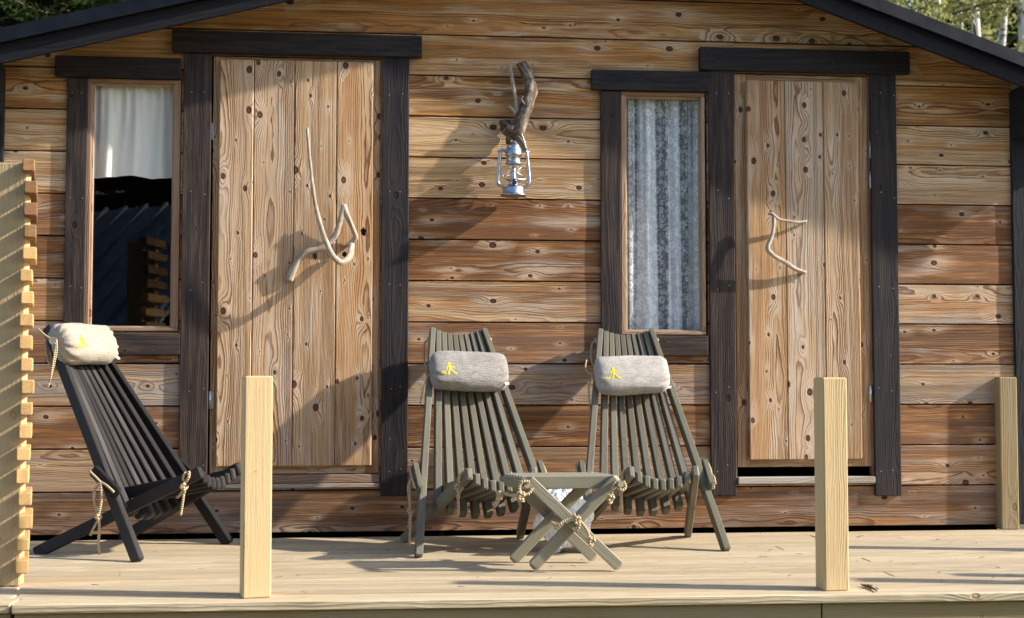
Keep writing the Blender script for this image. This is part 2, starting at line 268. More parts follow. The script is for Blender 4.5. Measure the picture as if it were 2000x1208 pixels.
# ---------------------------------------------------------------- mesh builder
class MB:
    def __init__(s): s.v=[]; s.f=[]; s.g=[]; s.t=[]; s.sm=[]
    def face(s,idx,gc,tone,smooth=False): s.f.append(idx); s.g.append(gc); s.t.append(tone); s.sm.append(smooth)
    def beam(s,p0,p1,w,h,side=(1,0,0),ch=.0025,tone=(0,0,.5),rnd=None,w1=None,h1=None,endch=None):
        """rectangular bar from p0 to p1; w along `side`, h across it; chamfered edges"""
        p0=Vector(p0);p1=Vector(p1);L=(p1-p0).length;ax=(p1-p0)/L;sd_=Vector(side);sd_=(sd_-ax*sd_.dot(ax)).normalized();up=ax.cross(sd_)
        rnd=random.random() if rnd is None else rnd; e=ch if endch is None else endch
        def ring(t,W_,H_,c):
            W_/=2;H_/=2; return [(t,a,b) for a,b in ((-W_+c,-H_),(W_-c,-H_),(W_,-H_+c),(W_,H_-c),(W_-c,H_),(-W_+c,H_),(-W_,H_-c),(-W_,-H_+c))]
        w1=w if w1 is None else w1; h1=h if h1 is None else h1
        rs=[ring(0,w-2*e,h-2*e,ch),ring(e,w,h,ch),ring(L-e,w1,h1,ch),ring(L,w1-2*e,h1-2*e,ch)]
        b0=len(s.v)
        for r in rs:
            for t,a,b in r: s.v.append(tuple(p0+ax*t+sd_*a+up*b))
        G=[(t,a,b,rnd) for r in rs for t,a,b in r]
        for k in range(3):
            for i in range(8):
                j=(i+1)%8; q=(k*8+i,k*8+j,(k+1)*8+j,(k+1)*8+i)
                s.face([b0+x for x in q],[G[x] for x in q],tone)
        s.face([b0+x for x in range(7,-1,-1)],[G[x] for x in range(7,-1,-1)],tone)
        s.face([b0+24+x for x in range(8)],[G[24+x] for x in range(8)],tone)
        return s
    def tube(s,pts,rad,n=10,tone=(0,0,.5),rnd=None,sub=4,wob=0,cap=True,flat=1):
        P=[Vector(p) for p in pts]; rad=[rad]*len(P) if not isinstance(rad,(list,tuple)) else list(rad)
        if sub>1 and len(P)>2:
            Q=[];Rr=[]
            for i in range(len(P)-1):
                a=P[max(i-1,0)];b=P[i];c=P[i+1];d=P[min(i+2,len(P)-1)]
                for k in range(sub):
                    t=k/sub; Q.append(.5*((2*b)+(c-a)*t+(2*a-5*b+4*c-d)*t*t+(3*b-a-3*c+d)*t**3)); Rr.append(rad[i]*(1-t)+rad[i+1]*t)
            Q.append(P[-1]);Rr.append(rad[-1]);P,rad=Q,Rr
        rnd=random.random() if rnd is None else rnd
        T=[(P[min(i+1,len(P)-1)]-P[max(i-1,0)]).normalized() for i in range(len(P))]
        nv=T[0].orthogonal().normalized(); b0=len(s.v);L=0;G=[]
        for i,p in enumerate(P):
            if i: L+=(p-P[i-1]).length
            nv=(nv-T[i]*nv.dot(T[i])).normalized(); bv=T[i].cross(nv)
            for k in range(n):
                an=2*PI*k/n; r=rad[i]
                if wob: r*=1+wob*mn.noise(Vector((math.cos(an)*1.3+rnd*40,math.sin(an)*1.3,L*22+rnd*9)))
                s.v.append(tuple(p+nv*math.cos(an)*r+bv*math.sin(an)*r*flat)); G.append((L,k/n))
        for i in range(len(P)-1):
            for k in range(n):
                j=(k+1)%n; q=(i*n+k,i*n+j,(i+1)*n+j,(i+1)*n+k)
                gc=[(G[x][0],G[x][1],0,rnd) for x in q]
                if j==0: gc[1]=(gc[1][0],1.0,0,rnd); gc[2]=(gc[2][0],1.0,0,rnd)
                s.face([b0+x for x in q],gc,tone,True)
        if cap:
            m=(len(P)-1)*n
            s.face([b0+k for k in range(n-1,-1,-1)],[(0,k/n,0,rnd) for k in range(n)],tone)
            s.face([b0+m+k for k in range(n)],[(L,k/n,0,rnd) for k in range(n)],tone)
        return s
    def lathe(s,prof,c=(0,0,0),n=28,smooth=True,closed=False):
        b0=len(s.v)
        for r,z in prof:
            for k in range(n):
                a=2*PI*k/n; s.v.append((c[0]+r*math.cos(a),c[1]+r*math.sin(a),c[2]+z))
        for i in range(len(prof)-1):
            for k in range(n):
                j=(k+1)%n; q=[b0+i*n+k,b0+i*n+j,b0+(i+1)*n+j,b0+(i+1)*n+k]; s.face(q,[(0,0,0,0)]*4,(0,0,.5),smooth)
        return s
    def quad(s,ps,gc=None,tone=(0,0,.5),smooth=False):
        b=len(s.v); s.v+= [tuple(p) for p in ps]; n=len(ps)
        s.face(list(range(b,b+n)),gc or [(p[0],p[2],p[1],.3) for p in ps],tone,smooth); return s
    def build(s,name,mat,parent=None,merge=False):
        me=bpy.data.meshes.new(name); me.from_pydata(s.v,[],s.f); me.materials.append(mat if not isinstance(mat,str) else M[mat])
        g=me.color_attributes.new('gc','FLOAT_COLOR','CORNER'); t=me.color_attributes.new('tone','FLOAT_COLOR','CORNER')
        ga=[];ta=[]
        for gl,tn in zip(s.g,s.t):
            for k,x in enumerate(gl):
                ga+=x
                tt=tn[k] if isinstance(tn,list) else tn
                ta+=(tt[0],tt[1],tt[2],1)
        g.data.foreach_set('color',ga); t.data.foreach_set('color',ta)
        me.polygons.foreach_set('use_smooth',s.sm); me.update()
        o=bpy.data.objects.new(name,me); C.objects.link(o)
        if parent: o.parent=parent
        return o
def tag(o,label=None,cat=None,group=None,kind=None):
    if label:o['label']=label
    if cat:o['category']=cat
    if group:o['group']=group
    if kind:o['kind']=kind
    return o
def empty(name,loc=(0,0,0),label=None,cat=None,group=None,rz=0):
    o=bpy.data.objects.new(name,None); C.objects.link(o); o.location=loc; o.rotation_euler=(0,0,rz); o.empty_display_size=.1
    return tag(o,label,cat,group)
def copy_tree(o,parent=None):
    c=o.copy(); C.objects.link(c); c.parent=parent
    for ch in list(o.children): copy_tree(ch,c)
    return c
R_=random.uniform
# ================================================================ SETTING
g=MB(); n=40
for i in range(n):
    for j in range(n):
        x0=-150+300*i/n; y0=-150+300*j/n; q=[(x0,y0),(x0+7.5,y0),(x0+7.5,y0+7.5),(x0,y0+7.5)]
        def hh(x,y): return -.45 + (max(0,y-6)*.03 if abs(x)<200 else 0)
        g.quad([(x,y,hh(x,y)) for x,y in q])
tag(g.build('ground','ground'),kind='structure')
# ---- deck: boards run along the wall, front edge runs slightly skew to it
DX0,DX1=-1.655,3.3
def yfront(x): return -1.631-(x+1.614)*.0212
dk=MB(); nb=14
for side,(xa,xb,dy) in enumerate(((DX0,DX1,0),(-3.3,DX0-.006,.012))):
    for i in range(nb):
        ya=lambda x,k:(-.030)+(yfront(x)+dy+.030)*k/nb
        w=.1105+R_(-.0015,.0015)
        if i==nb-1: w=.117
        # split long boards at joints
        sk=-.25*(nb-1-i)*.118; xa_=xa+(sk if side==0 else 0); xb_=xb+(sk if side==1 else 0)
        cuts=[xa_]+([R_(.3,2.2)] if side==0 and i%3==1 and i<nb-2 else [])+[xb_]
        for c0,c1 in zip(cuts,cuts[1:]):
            k=i+1
            p0=Vector((c0+.001,ya(c0,k)+w/2,-.014)); p1=Vector((c1-.001,ya(c1,k)+w/2,-.014))
            p0.z+=R_(-.0012,.0012); p1.z=p0.z
            tn=(R_(0,.25),R_(.0,.45) if i<6 else R_(0,.2),R_(.37,.61))
            if i==nb-1: tn=(.05,.0,.56); p0.z=p1.z=-.0135
            dk.beam(p0,p1,w,.028,(0,1,0),.003,tn)
deck=tag(dk.build('deck','deck'),kind='structure')
ds=MB()
for xa,xb,dy in ((DX0+.004,.807,0),(.812,3.3,0),(-3.3,DX0-.010,.012)):
    for z0,h,yo,tn in ((-.028-.052,.098,.030,(.2,.3,.42)),(-.028-.155,.10,.018,(.0,.1,.56))):
        ds.beam((xa,yfront(xa)+dy+yo,z0),(xb,yfront(xb)+dy+yo,z0),.024,h,(0,1,0),.002,tn)
ds.build('deck_fascia','olive',deck)
du=MB()
for x in (-1.5,-.7,.1,.9,1.7,2.5): du.beam((x,-1.55,-.09),(x,-.05,-.09),.045,.12,(1,0,0),.002,(0,.3,.2)); du.beam((x,-1.3,-.45),(x,-1.3,-.15),.09,.09,(1,0,0),.002,(0,.3,.2)); 
du.build('deck_joist','olive',deck)
# ================================================================ CABIN
cabin=empty('cabin',(0,0,-.45),'small weathered plank cabin with black stained trim, two plank doors and two narrow windows','cabin')
def cpart(mb,name,mat,parent=cabin,label=None):
    o=mb.build(name,mat,parent)
    if parent is cabin: o.location=(0,0,.45)
    if label:o['label']=label
    return o
XL,XR=-2.150,2.272
P=.1795; Z0=.018
def X(px,py,Y=0): return ptY(px,py,Y).x
def Zf(px,py,Y=0): return ptY(px,py,Y).z
# openings x0,x1,z0,z1
D1=(X(409,500),X(744,500),.205,Zf(575,108)); D2=(X(1436,500),X(1701,500),.205,Zf(1570,142))
W1=(X(166,400),X(352,400),Zf(250,648),Zf(250,155)); W2=(X(1212,400),X(1382,400),Zf(1290,655),Zf(1290,180))
# tones per row: redness, greyness, brightness
rows=[(.8,.40,.25),(.35,.50,.43),(1.0,.12,.40),(.2,.75,.46),(.95,.15,.41),(.45,.28,.49),(1.1,.0,.42),(1.15,.0,.39),(.15,.10,.54),(.08,.10,.56),(.48,.0,.50),(.25,.0,.50),(.38,0,.44),(.4,0,.42),(.4,0,.42)]
wb=MB()
for k,(tr,tg_,tb) in enumerate(rows):
    z0=Z0+(P*k if k else 0); z1=.012+P*(k+1); zc=(z0+z1)/2
    segs=[(XL-.012,XR+.012)]
    for (x0,x1,a,b) in (D1,D2,W1,W2):
        if z1>a+.02 and z0<b-.02:
            # board is cut round the opening when fully inside, otherwise notched pieces above/below
            new=[]
            for s0,s1 in segs:
                if x1<=s0 or x0>=s1: new.append((s0,s1)); continue
                if x0>s0: new.append((s0,x0))
                if x1<s1: new.append((x1,s1))
            segs=new
            for lo,hi in ((z0,min(z1,a)),(max(z0,b),z1)):
                if hi-lo>.004: wb.beam((x0,.013,(lo+hi)/2),(x1,.013,(lo+hi)/2),hi-lo-.001,.026,(0,0,1),.0015,(tr,tg_,tb),rnd=(k*.137+.05)%1)
    for s0,s1 in segs:
        r=(k*.6180339+.03+ (0 if s0<-.6 else (.31 if s0<.9 else .67)))%1
        pr=R_(-.0015,.0015)
        tn=(max(0,tr+R_(-.08,.08)),max(0,tg_+R_(-.08,.08)),tb+R_(-.02,.02))
        wb.beam((s0,.013+pr,zc),(s1,.013+pr,zc),(z1-z0)-.0006+R_(-.0004,.0003),.026,(0,0,1),.0012,tn,rnd=r)
wall=cpart(wb,'wall','siding')
bm=bmesh.new(); bm.from_mesh(wall.data)
LS,RS=.252,-.352; LZ=lambda x:1.950+LS*(x+2.113); RZ=lambda x:2.305+RS*(x-1.217)
for sl_,zf,x in ((LS,LZ,0),(RS,RZ,0)):
    bmesh.ops.bisect_plane(bm,geom=bm.verts[:]+bm.edges[:]+bm.faces[:],plane_co=(x,0,zf(x)+.082),plane_no=Vector((-sl_,0,1)).normalized(),clear_outer=True)
bm.to_mesh(wall.data); bm.free()
# backing boards behind the joints
for (x0,x1) in ((XL-.02,W1[0]),(D1[1],W2[0]),(D2[1],XR+.02)):
    bb=MB(); bb.beam(((x0+x1)/2,.030,.03),((x0+x1)/2,.030,1.93),x1-x0,.006,(1,0,0),.001,(.9,0,.2)); cpart(bb,'backing_board','siding')
# other walls and floor of the cabin
ow=MB()
for k in range(12):
    zc=.1+P*k
    for x in (XL+.013,XR-.013): ow.beam((x,.04,zc),(x,3.0,zc),P-.003,.026,(0,0,1),.003,rows[k])
    ow.beam((XL,3.013,zc),(XR,3.013,zc),P-.003,.026,(0,0,1),.003,rows[k])
cpart(ow,'side_wall','siding')
pl=MB(); pl.beam((XL+.05,.10,-.2),(XR-.05,.10,-.2),.42,.02,(0,0,1),.001); pl.beam((XL+.03,1.5,.0),(XR-.03,1.5,.0),2.7,.03,(0,1,0),.001)
for x in (XL+.1,0,XR-.1): pl.beam((x,.16,-.45),(x,.16,-.02),.15,.1,(1,0,0),.004)
cpart(pl,'plinth','dark')
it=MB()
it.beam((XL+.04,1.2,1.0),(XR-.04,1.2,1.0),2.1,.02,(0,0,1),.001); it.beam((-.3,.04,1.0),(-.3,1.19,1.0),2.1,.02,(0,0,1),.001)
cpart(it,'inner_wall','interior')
# window recess in the left room: vertical dim board edge seen through glass
# corner boards
for i,(a,b) in enumerate(((XL-.085,XL),(XR,XR+.10))):
    m=MB(); m.beam(((a+b)/2,-.001,.018),((a+b)/2,-.001,LZ(-2.2)+.05 if i==0 else RZ(2.32)+.05),b-a,.03,(1,0,0),.003,(0,.4,.45)); cpart(m,'corner_board','trim')
# trims
def trim(name,x0,x1,z0,z1,t=.018,tn=None,horiz=False,back=0.002):
    m=MB(); tn=tn or (R_(.2,.6),R_(0,.4),R_(.45,.6))
    y=back-t/2
    if horiz: m.beam((x0,y,(z0+z1)/2),(x1,y,(z0+z1)/2),z1-z0,t,(0,0,1),.003,tn)
    else: m.beam(((x0+x1)/2,y,z0),((x0+x1)/2,y,z1),x1-x0,t,(1,0,0),.003,tn)
    return cpart(m,name,'trim')
yF=-.018
zl=lambda px,py:Zf(px,py,yF); xl=lambda px,py:X(px,py,yF)
trim('door_trim',xl(354,500),xl(409,500),zl(380,940),zl(380,104),tn=(.55,.05,.50))
trim('door_trim',xl(745,500),xl(798,500),zl(770,969),zl(770,109),tn=(.2,.25,.48))
trim('door_trim',xl(337,85),xl(824,85),zl(580,108),zl(580,66),.034,(.2,.0,.42),True)
trim('door_trim',xl(1386,500),xl(1436,500),zl(1410,969),zl(1410,132),tn=(.5,.1,.50))
trim('door_trim',xl(1704,500),xl(1755,500),zl(1730,969),zl(1730,145),tn=(.2,.2,.46))
trim('door_trim',xl(1366,115),xl(1775,115),zl(1570,142),zl(1570,98),.034,(.1,.1,.38),True)
trim('window_trim',xl(127,400),xl(168,400),zl(150,690),zl(150,152),tn=(.5,.05,.50))
trim('window_trim',xl(168,668),xl(352,668),zl(260,694),zl(260,651),.018,(.6,0,.55),True)
trim('window_trim',xl(108,130),xl(353,130),zl(230,153),zl(230,112),.030,(.2,.0,.36),True)
trim('window_trim',xl(1174,400),xl(1213,400),zl(1190,690),zl(1190,178),tn=(.5,.1,.55))
trim('window_trim',xl(1214,675),xl(1384,675),zl(1300,695),zl(1300,656),.018,(.7,0,.50),True)
trim('window_trim',xl(1155,157),xl(1385,157),zl(1270,178),zl(1270,139),.030,(.2,.2,.42),True)
# nails in the trims
nl=MB()
for px in (372,398,1400,1424,1718,1744,140,160,762,784):
    for py in (185,380,560,760,915):
        if px in (140,160) and py>600: continue
        p=ptY(px+R_(-3,3),py+R_(-8,8),-.0165); nl.lathe([(.0,-.0),(.0034,-.0)],(0,0,0),8) if False else None
        nl=MB(); b=0; ng=8
        for k in range(ng): nl.v.append((p.x+.0033*math.cos(2*PI*k/ng),p.y-.0006,p.z+.0033*math.sin(2*PI*k/ng)))
        nl.face(list(range(b,b+ng)),[(0,0,0,0)]*ng,(0,0,.5)); cpart(nl,'nail','nail')
# windows
def window(x0,x1,z0,z1,gx0,gx1,gz0,gz1,tn):
    f=MB(); yc=.012; d=.040
    f.beam((x0,yc,(z0+gz0)/2),(x1,yc,(z0+gz0)/2),gz0-z0,d,(0,0,1),.002,tn); f.beam((x0,yc,(z1+gz1)/2),(x1,yc,(z1+gz1)/2),z1-gz1,d,(0,0,1),.002,(.9,0,.40))
    f.beam(((x0+gx0)/2,yc+.001,gz0),((x0+gx0)/2,yc+.001,gz1),gx0-x0,d,(1,0,0),.002,tn); f.beam(((x1+gx1)/2,yc+.001,gz0),((x1+gx1)/2,yc+.001,gz1),x1-gx1,d,(1,0,0),.002,tn)
    # glazing bead
    for a,b,cc in (((gx0+.003,gz0),(gx0+.003,gz1),(1,0,0)),((gx1-.003,gz0),(gx1-.003,gz1),(1,0,0)),((gx0,gz0+.003),(gx1,gz0+.003),(0,0,1)),((gx0,gz1-.003),(gx1,gz1-.003),(0,0,1))):
        f.beam((a[0],.018,a[1]),(b[0],.018,b[1]),.010,.016,cc,.002,(0,.3,.70))
    w=cpart(f,'window','frame'); p=MB(); p.beam(((gx0+gx1)/2,.028,gz0-.002),((gx0+gx1)/2,.028,gz1+.002),gx1-gx0+.004,.003,(1,0,0),.0005); p.build('pane','glass',w); return w
G1=(X(178,400,.015),X(339,400,.015),Zf(258,641,.015),Zf(258,165,.015)); G2=(X(1221,400,.015),X(1368,400,.015),Zf(1290,648,.015),Zf(1290,190,.015))
window(*(W1[0]+.002,W1[1]-.002,W1[2]+.002,W1[3]-.002),*G1,(.8,.1,.42))
window(*(W2[0]+.002,W2[1]-.012,W2[2]+.002,W2[3]-.002),*G2,(.3,.2,.62))
# doors
def tubepx(mb,pts,rad,Ys,**k): return mb.tube([ptY(x,y,Y) for (x,y),Y in zip(pts,Ys)],rad,**k)
def door(op,planks,ptop,pbot,leaf,tn,hinges,hx,lab):
    x0,x1,zb,zt=leaf; r=MB(); yb=.020; th=.028
    sw=.055
    r.beam(((x0+x0+sw)/2,yb,zb),((x0+x0+sw)/2,yb,zt),sw,th,(1,0,0),.002,tn[0]); r.beam((x1-sw/2,yb,zb),(x1-sw/2,yb,zt),sw,th,(1,0,0),.002,tn[0])
    r.beam((x0+sw,yb+.001,zt-.03),(x1-sw,yb+.001,zt-.03),.06,th,(0,0,1),.002,tn[0]); r.beam((x0+sw,yb+.001,zb+.035),(x1-sw,yb+.001,zb+.035),.07,th,(0,0,1),.002,tn[0])
    r.beam(((x0+x1)/2,yb+.006,zb+.07),((x0+x1)/2,yb+.006,zt-.06),x1-x0-2*sw,th-.012,(1,0,0),.001,tn[0])
    d=cpart(r,'door','door',label=lab)
    for i,(a,b) in enumerate(zip(planks,planks[1:])):
        m=MB(); pr=R_(-.001,.001); m.beam(((a+b)/2,-.006+pr,pbot),((a+b)/2,-.006+pr,ptop),b-a-.0026,.024,(1,0,0),.0035,tn[1+i]); m.build('plank','door',d)
    for py in hinges:
        p=ptY(hx,py,-.006); m=MB(); m.tube([p+Vector((0,0,-.038)),p+Vector((0,0,.038))],.0055,n=12,sub=1); m.tube([p+Vector((0,0,-.002)),p+Vector((0,0,.002))],.0062,n=12,sub=1); m.quad([p+Vector((0,.004,-.036)),p+Vector((.016,.006,-.036)),p+Vector((.016,.006,.036)),p+Vector((0,.004,.036))]); m.build('hinge','hinge',d)
    return d
yp=-.018
e1=[X(q,500,yp) for q in (425,493,573,656,728)]
d1=door(D1,e1,Zf(575,119,yp),Zf(575,911,yp),(D1[0]+.008,D1[1]-.006,Zf(575,926,.006),Zf(575,114,.006)),[(.35,.0,.45),(.12,.15,.56),(.25,.25,.52),(.10,.0,.57),(.42,.0,.47)],(256,782),410,'wide plank door with raised vertical boards')
e2=[X(q,500,yp) for q in (1461,1536,1611,1680)]
d2=door(D2,e2,Zf(1570,159,yp),Zf(1570,898,yp),(D2[0]+.004,D2[1]-.006,Zf(1570,912,.006),Zf(1570,148,.006)),[(.45,.05,.43),(.50,.05,.45),(.02,.40,.55),(.35,.10,.47)],(293,352,770),1700,'narrower plank door with raised vertical boards')
# thresholds, head jambs
zb1=Zf(575,927,.0);
th=MB(); th.beam((D1[0]+.001,.010,(zb1+.225)/2),(D1[1]-.001,.010,(zb1+.225)/2),zb1-.225-.002,.034,(0,0,1),.002,(.6,.2,.42)); cpart(th,'threshold','frame')
th=MB(); th.beam((D1[0]+.001,.006,.2145),(D1[1]-.001,.006,.2145),.018,.032,(0,0,1),.002,(.1,.9,.5)); cpart(th,'threshold','frame')
th=MB(); th.beam((D2[0]+.001,.004,.222),(D2[1]-.001,.004,.222),.030,.05,(0,0,1),.003,(.1,.9,.52)); cpart(th,'threshold','frame')
th=MB(); th.beam((D1[0]+.001,.020,D1[3]-.004),(D1[1]-.001,.020,D1[3]-.004),.008,.04,(0,0,1),.001,(.6,0,.35)); cpart(th,'door_jamb','frame')
th=MB(); th.beam((D2[0]+.001,.020,D2[3]-.004),(D2[1]-.001,.020,D2[3]-.004),.008,.04,(0,0,1),.001,(.6,0,.35)); cpart(th,'door_jamb','frame')
th=MB(); th.beam((D1[1]-.003,.020,.25),(D1[1]-.003,.020,D1[3]-.01),.005,.04,(1,0,0),.001,(.5,0,.42)); cpart(th,'door_jamb','frame')
th=MB(); th.beam((D2[1]-.003,.020,.24),(D2[1]-.003,.020,D2[3]-.01),.005,.04,(1,0,0),.001,(.5,0,.35)); cpart(th,'door_jamb','frame')
# door handles of driftwood
h=MB()
tubepx(h,[(600,250),(604,300),(609,350),(616,400),(626,440),(637,472),(648,497),(664,513),(678,508),(685,494),(687,478)],[.0055,.0065,.007,.0085,.0095,.011,.0125,.013,.014,.0135,.013],[-.150,-.148,-.145,-.142,-.138,-.134,-.128,-.118,-.10,-.075,-.05],wob=.25,n=12)
tubepx(h,[(565,549),(573,527),(583,507),(600,493),(622,487),(640,478),(655,460),(663,438),(669,415),(672,402)],[.0155,.0148,.0138,.0142,.013,.0125,.0125,.0125,.0125,.0135],[-.028,-.034,-.042,-.050,-.054,-.056,-.058,-.062,-.068,-.07],wob=.25,n=12)
tubepx(h,[(671,400),(678,420),(687,442),(694,462),(688,473),(678,480)],[.0135,.0115,.011,.0125,.0115,.010],[-.07,-.065,-.055,-.043,-.036,-.026],wob=.2,n=12)
tubepx(h,[(670,410),(668,400),(669,392)],[.005,.004,.002],[-.07,-.072,-.072],n=8)
h.build('door_handle','drift',d1)['label']='antler-like driftwood handle'
h=MB()
tubepx(h,[(1500,420),(1506,417),(1512,422),(1520,428),(1538,432),(1557,434.5),(1575,433)],[.004,.0068,.0078,.0068,.0062,.0062,.0058],[-.06,-.06,-.062,-.058,-.05,-.04,-.026],wob=.3,n=10)
tubepx(h,[(1511,421),(1511,442),(1507,464),(1499,485),(1509,498),(1534,513),(1552,525),(1573,533)],[.0085,.0075,.0085,.0105,.0098,.0092,.0095,.0085],[-.06,-.066,-.072,-.074,-.068,-.056,-.042,-.026],wob=.25,n=10)
h.build('door_handle','drift',d2)['label']='bent driftwood handle'
# knot hole in door 1
kh=MB(); p=ptY(710,453,-.0185); b=len(kh.v)
for k in range(14): kh.v.append((p.x+(.012+.003*math.sin(k*2.3))*math.cos(2*PI*k/14),p.y,p.z+(.017+.003*math.cos(k*1.7))*math.sin(2*PI*k/14)))
kh.face(list(range(14)),[(0,0,0,0)]*14,(0,0,.5)); kh.build('knot_hole','dark',d1); kh=MB(); p=ptY(673,497,-.0185)
for k in range(12): kh.v.append((p.x+.009*math.cos(2*PI*k/12),p.y,p.z+.012*math.sin(2*PI*k/12)))
kh.face(list(range(12)),[(0,0,0,0)]*12,(0,0,.5)); kh.build('knot_hole','dark',d1)
# ---- roof
AX=.415; AZ=LZ(AX)
EL,ER=-2.62,2.82
def slab(name,mat,lo,hi,y0,y1,ext=0):
    m=MB()
    for xa,za,xb,zb in ((EL-ext,LZ(EL-ext),AX,AZ),(AX,AZ,ER+ext,RZ(ER+ext))):
        q=[(xa,za+lo),(xb,zb+lo),(xb,zb+hi),(xa,za+hi)]
        f=[(x,y0,z) for x,z in q]; bk=[(x,y1,z) for x,z in q]; L=xb-xa; rn=R_(0,1)
        G=[(0,-.04,0,rn),(L,-.04,0,rn),(L,.04,0,rn),(0,.04,0,rn)]
        m.quad(f,G,(0,.5,.15)); m.quad(bk[::-1],G,(0,.5,.15))
        for i in range(4):
            j=(i+1)%4
            if (xa==EL-ext and i==1) or (xb==ER+ext and i==3): continue
            m.quad([f[j],f[i],bk[i],bk[j]],[G[j],G[i],(G[i][0],G[i][1]-.04,.1,rn),(G[j][0],G[j][1]-.04,.1,rn)],(0,.5,.15))
    return cpart(m,name,mat)
slab('roof','metal',.083,.134,-.188,3.3)
slab('bargeboard','trim',0,.076,-.222,-.204)
slab('roof_flashing','metal',.079,.141,-.236,-.189)
slab('roof_flashing','metal',.077,.084,-.252,-.236)
for i,x in enumerate((-2.245,2.36)):
    m=MB(); z=(LZ(x) if i==0 else RZ(x))-.085
    m.beam((x,-.185,z+.045),(x,-.020,z+.045),.19,.22,(1,0,0),.004,(0,.3,.3)); cpart(m,'purlin_end','trim')
# ================================================================ curtains
m=MB(); x0,x1=G1[0]-.004,G1[1]+.004; zt=G1[3]+.004; zb=Zf(258,347,.06); nx,nz=90,24; idx={}
for j in range(nz+1):
    for i in range(nx+1):
        u=i/nx;v=j/nz; z=zt+(zb-zt)*v - .006*v*math.sin(u*9+1)
        amp=.006+.006*v; y=.052+amp*math.sin(u*21+1.1*math.sin(u*7)+.6*v)+.004*math.sin(u*60)*(1-v)**2+.003*math.sin(u*43+3*v)
        idx[i,j]=len(m.v); m.v.append((x0+(x1-x0)*u,y,z))
for j in range(nz):
    for i in range(nx): m.face([idx[i,j],idx[i,j+1],idx[i+1,j+1],idx[i+1,j]],[(0,0,0,0)]*4,(0,0,.5),True)
tag(m.build('curtain','cotton'),'short cream cotton curtain covering the top of the window behind the black chair','curtain')
m=MB(); x0,x1=G2[0]-.006,G2[1]+.004; zt=G2[3]+.004; zb=G2[2]-.01; nx,nz=160,50; idx={}; info={}
bands=[(.05,.17,.5),(.20,.45,1.3),(.60,.76,1.2),(.86,.985,1.05)]
for j in range(nz+1):
    for i in range(nx+1):
        u=i/nx;v=j/nz; z=zt+(zb-zt)*v
        uu=u-.035*v*math.sin(u*PI)*1.6+.03*v
        y=.055+.011*math.sin(uu*34+math.sin(uu*9)*1.6)+.005*math.sin(uu*75)*(1-v)
        d=.30
        for a,b,dd in bands:
            aa=a-.02*(v-.4)*(a>.15); bb=b+.03*(v-.4)*(b<.9)
            e=min(1,max(0,(u-aa)/.012))*min(1,max(0,(bb-u)/.012)); d=max(d,.30+(dd-.30)*e*(.55+.45*min(1,v*2.2)))
            for ed in (aa,bb):
                d+=.30*math.exp(-((u-ed)/.007)**2)
        d+=.10*(1-v)*(.5+.5*math.sin(u*90))
        idx[i,j]=len(m.v); m.v.append((x0+(x1-x0)*u,y,z)); info[i,j]=(( (x1-x0)*u*1.25,z,0,.1),(min(1,d),0,0))
for j in range(nz):
    for i in range(nx):
        ks=[(i,j),(i,j+1),(i+1,j+1),(i+1,j)]; m.face([idx[k] for k in ks],[info[k][0] for k in ks],[info[k][1] for k in ks],True)
tag(m.build('curtain','lace'),'full length white floral lace curtain in the window beside the narrow door','curtain')
# ================================================================ branch and lantern
b=MB()
tubepx(b,[(1019,123),(1024,136),(1033,152),(1037,172),(1033,195),(1025,215),(1016,238),(1008,258),(998,268)],[.021,.023,.024,.026,.028,.029,.031,.033,.022],[-.036,-.037,-.040,-.045,-.050,-.055,-.055,-.050,-.040],wob=.35,n=18,sub=5)
tubepx(b,[(1004,258),(995,254),(988,247),(985,243)],[.034,.033,.029,.024],[-.05,-.042,-.030,-.01],wob=.4,n=16)
tubepx(b,[(1024,205),(1018,196),(1022,188)],[.008,.007,.003],[-.075,-.085,-.09],n=8,wob=.3)
tubepx(b,[(1004,263),(1013,272),(1020,283),(1027,294)],[.016,.0135,.012,.009],[-.055,-.065,-.072,-.078],wob=.25,n=12)
tubepx(b,[(997,262),(993,272),(992,282)],[.013,.011,.009],[-.05,-.045,-.04],wob=.25,n=12)
br=b.build('driftwood_branch','bark'); tag(br,'crooked barky branch fixed to the wall above the lantern','branch')
b=MB()
tubepx(b,[(996,127),(999,145),(1002,165),(1006,186),(1009,205),(1012,222)],[.007,.0078,.0085,.0085,.009,.010],[-.03,-.034,-.04,-.045,-.05,-.055],wob=.2,n=10)
tubepx(b,[(994,208),(1001,214),(1009,224),(1014,232)],[.0055,.0065,.007,.008],[-.05,-.055,-.06,-.07],wob=.2,n=10)
b.build('side_twig','drift',br)
lc=ptY(1003,384,-.074); lan=empty('lantern',lc,'galvanised hurricane lantern hanging from the branch on the wall','lantern')
def lp(mb,nm,mat,par=lan): return mb.build(nm,mat,par)
m=MB(); m.lathe([(0,0),(.050,0),(.057,.002),(.057,.006),(.050,.009),(.047,.012),(.047,.034),(.043,.041),(.030,.045),(0,.046)]); lp(m,'fuel_tank','steel')
m=MB(); m.lathe([(.0,.046),(.020,.046),(.022,.056),(.020,.066),(.034,.068),(.034,.072),(.015,.076),(0,.078)]); lp(m,'burner','steel')
m=MB(); m.lathe([(.026,.073),(.036,.085),(.041,.102),(.039,.118),(.031,.134),(.028,.140)]); lp(m,'globe','globe')
m=MB(); m.lathe([(.012,.060),(.013,.082),(.008,.100),(.010,.118),(.004,.130),(0,.131)]); lp(m,'wick_tube','steel')
m=MB(); m.lathe([(0,.138),(.036,.138),(.038,.142),(.033,.146),(.031,.150),(.031,.172),(.036,.175),(.038,.180),(.036,.184),(.034,.205),(.028,.212),(.030,.216),(.030,.219),(.020,.224),(.018,.232),(.010,.238),(0,.239)]); lp(m,'chimney','steel')
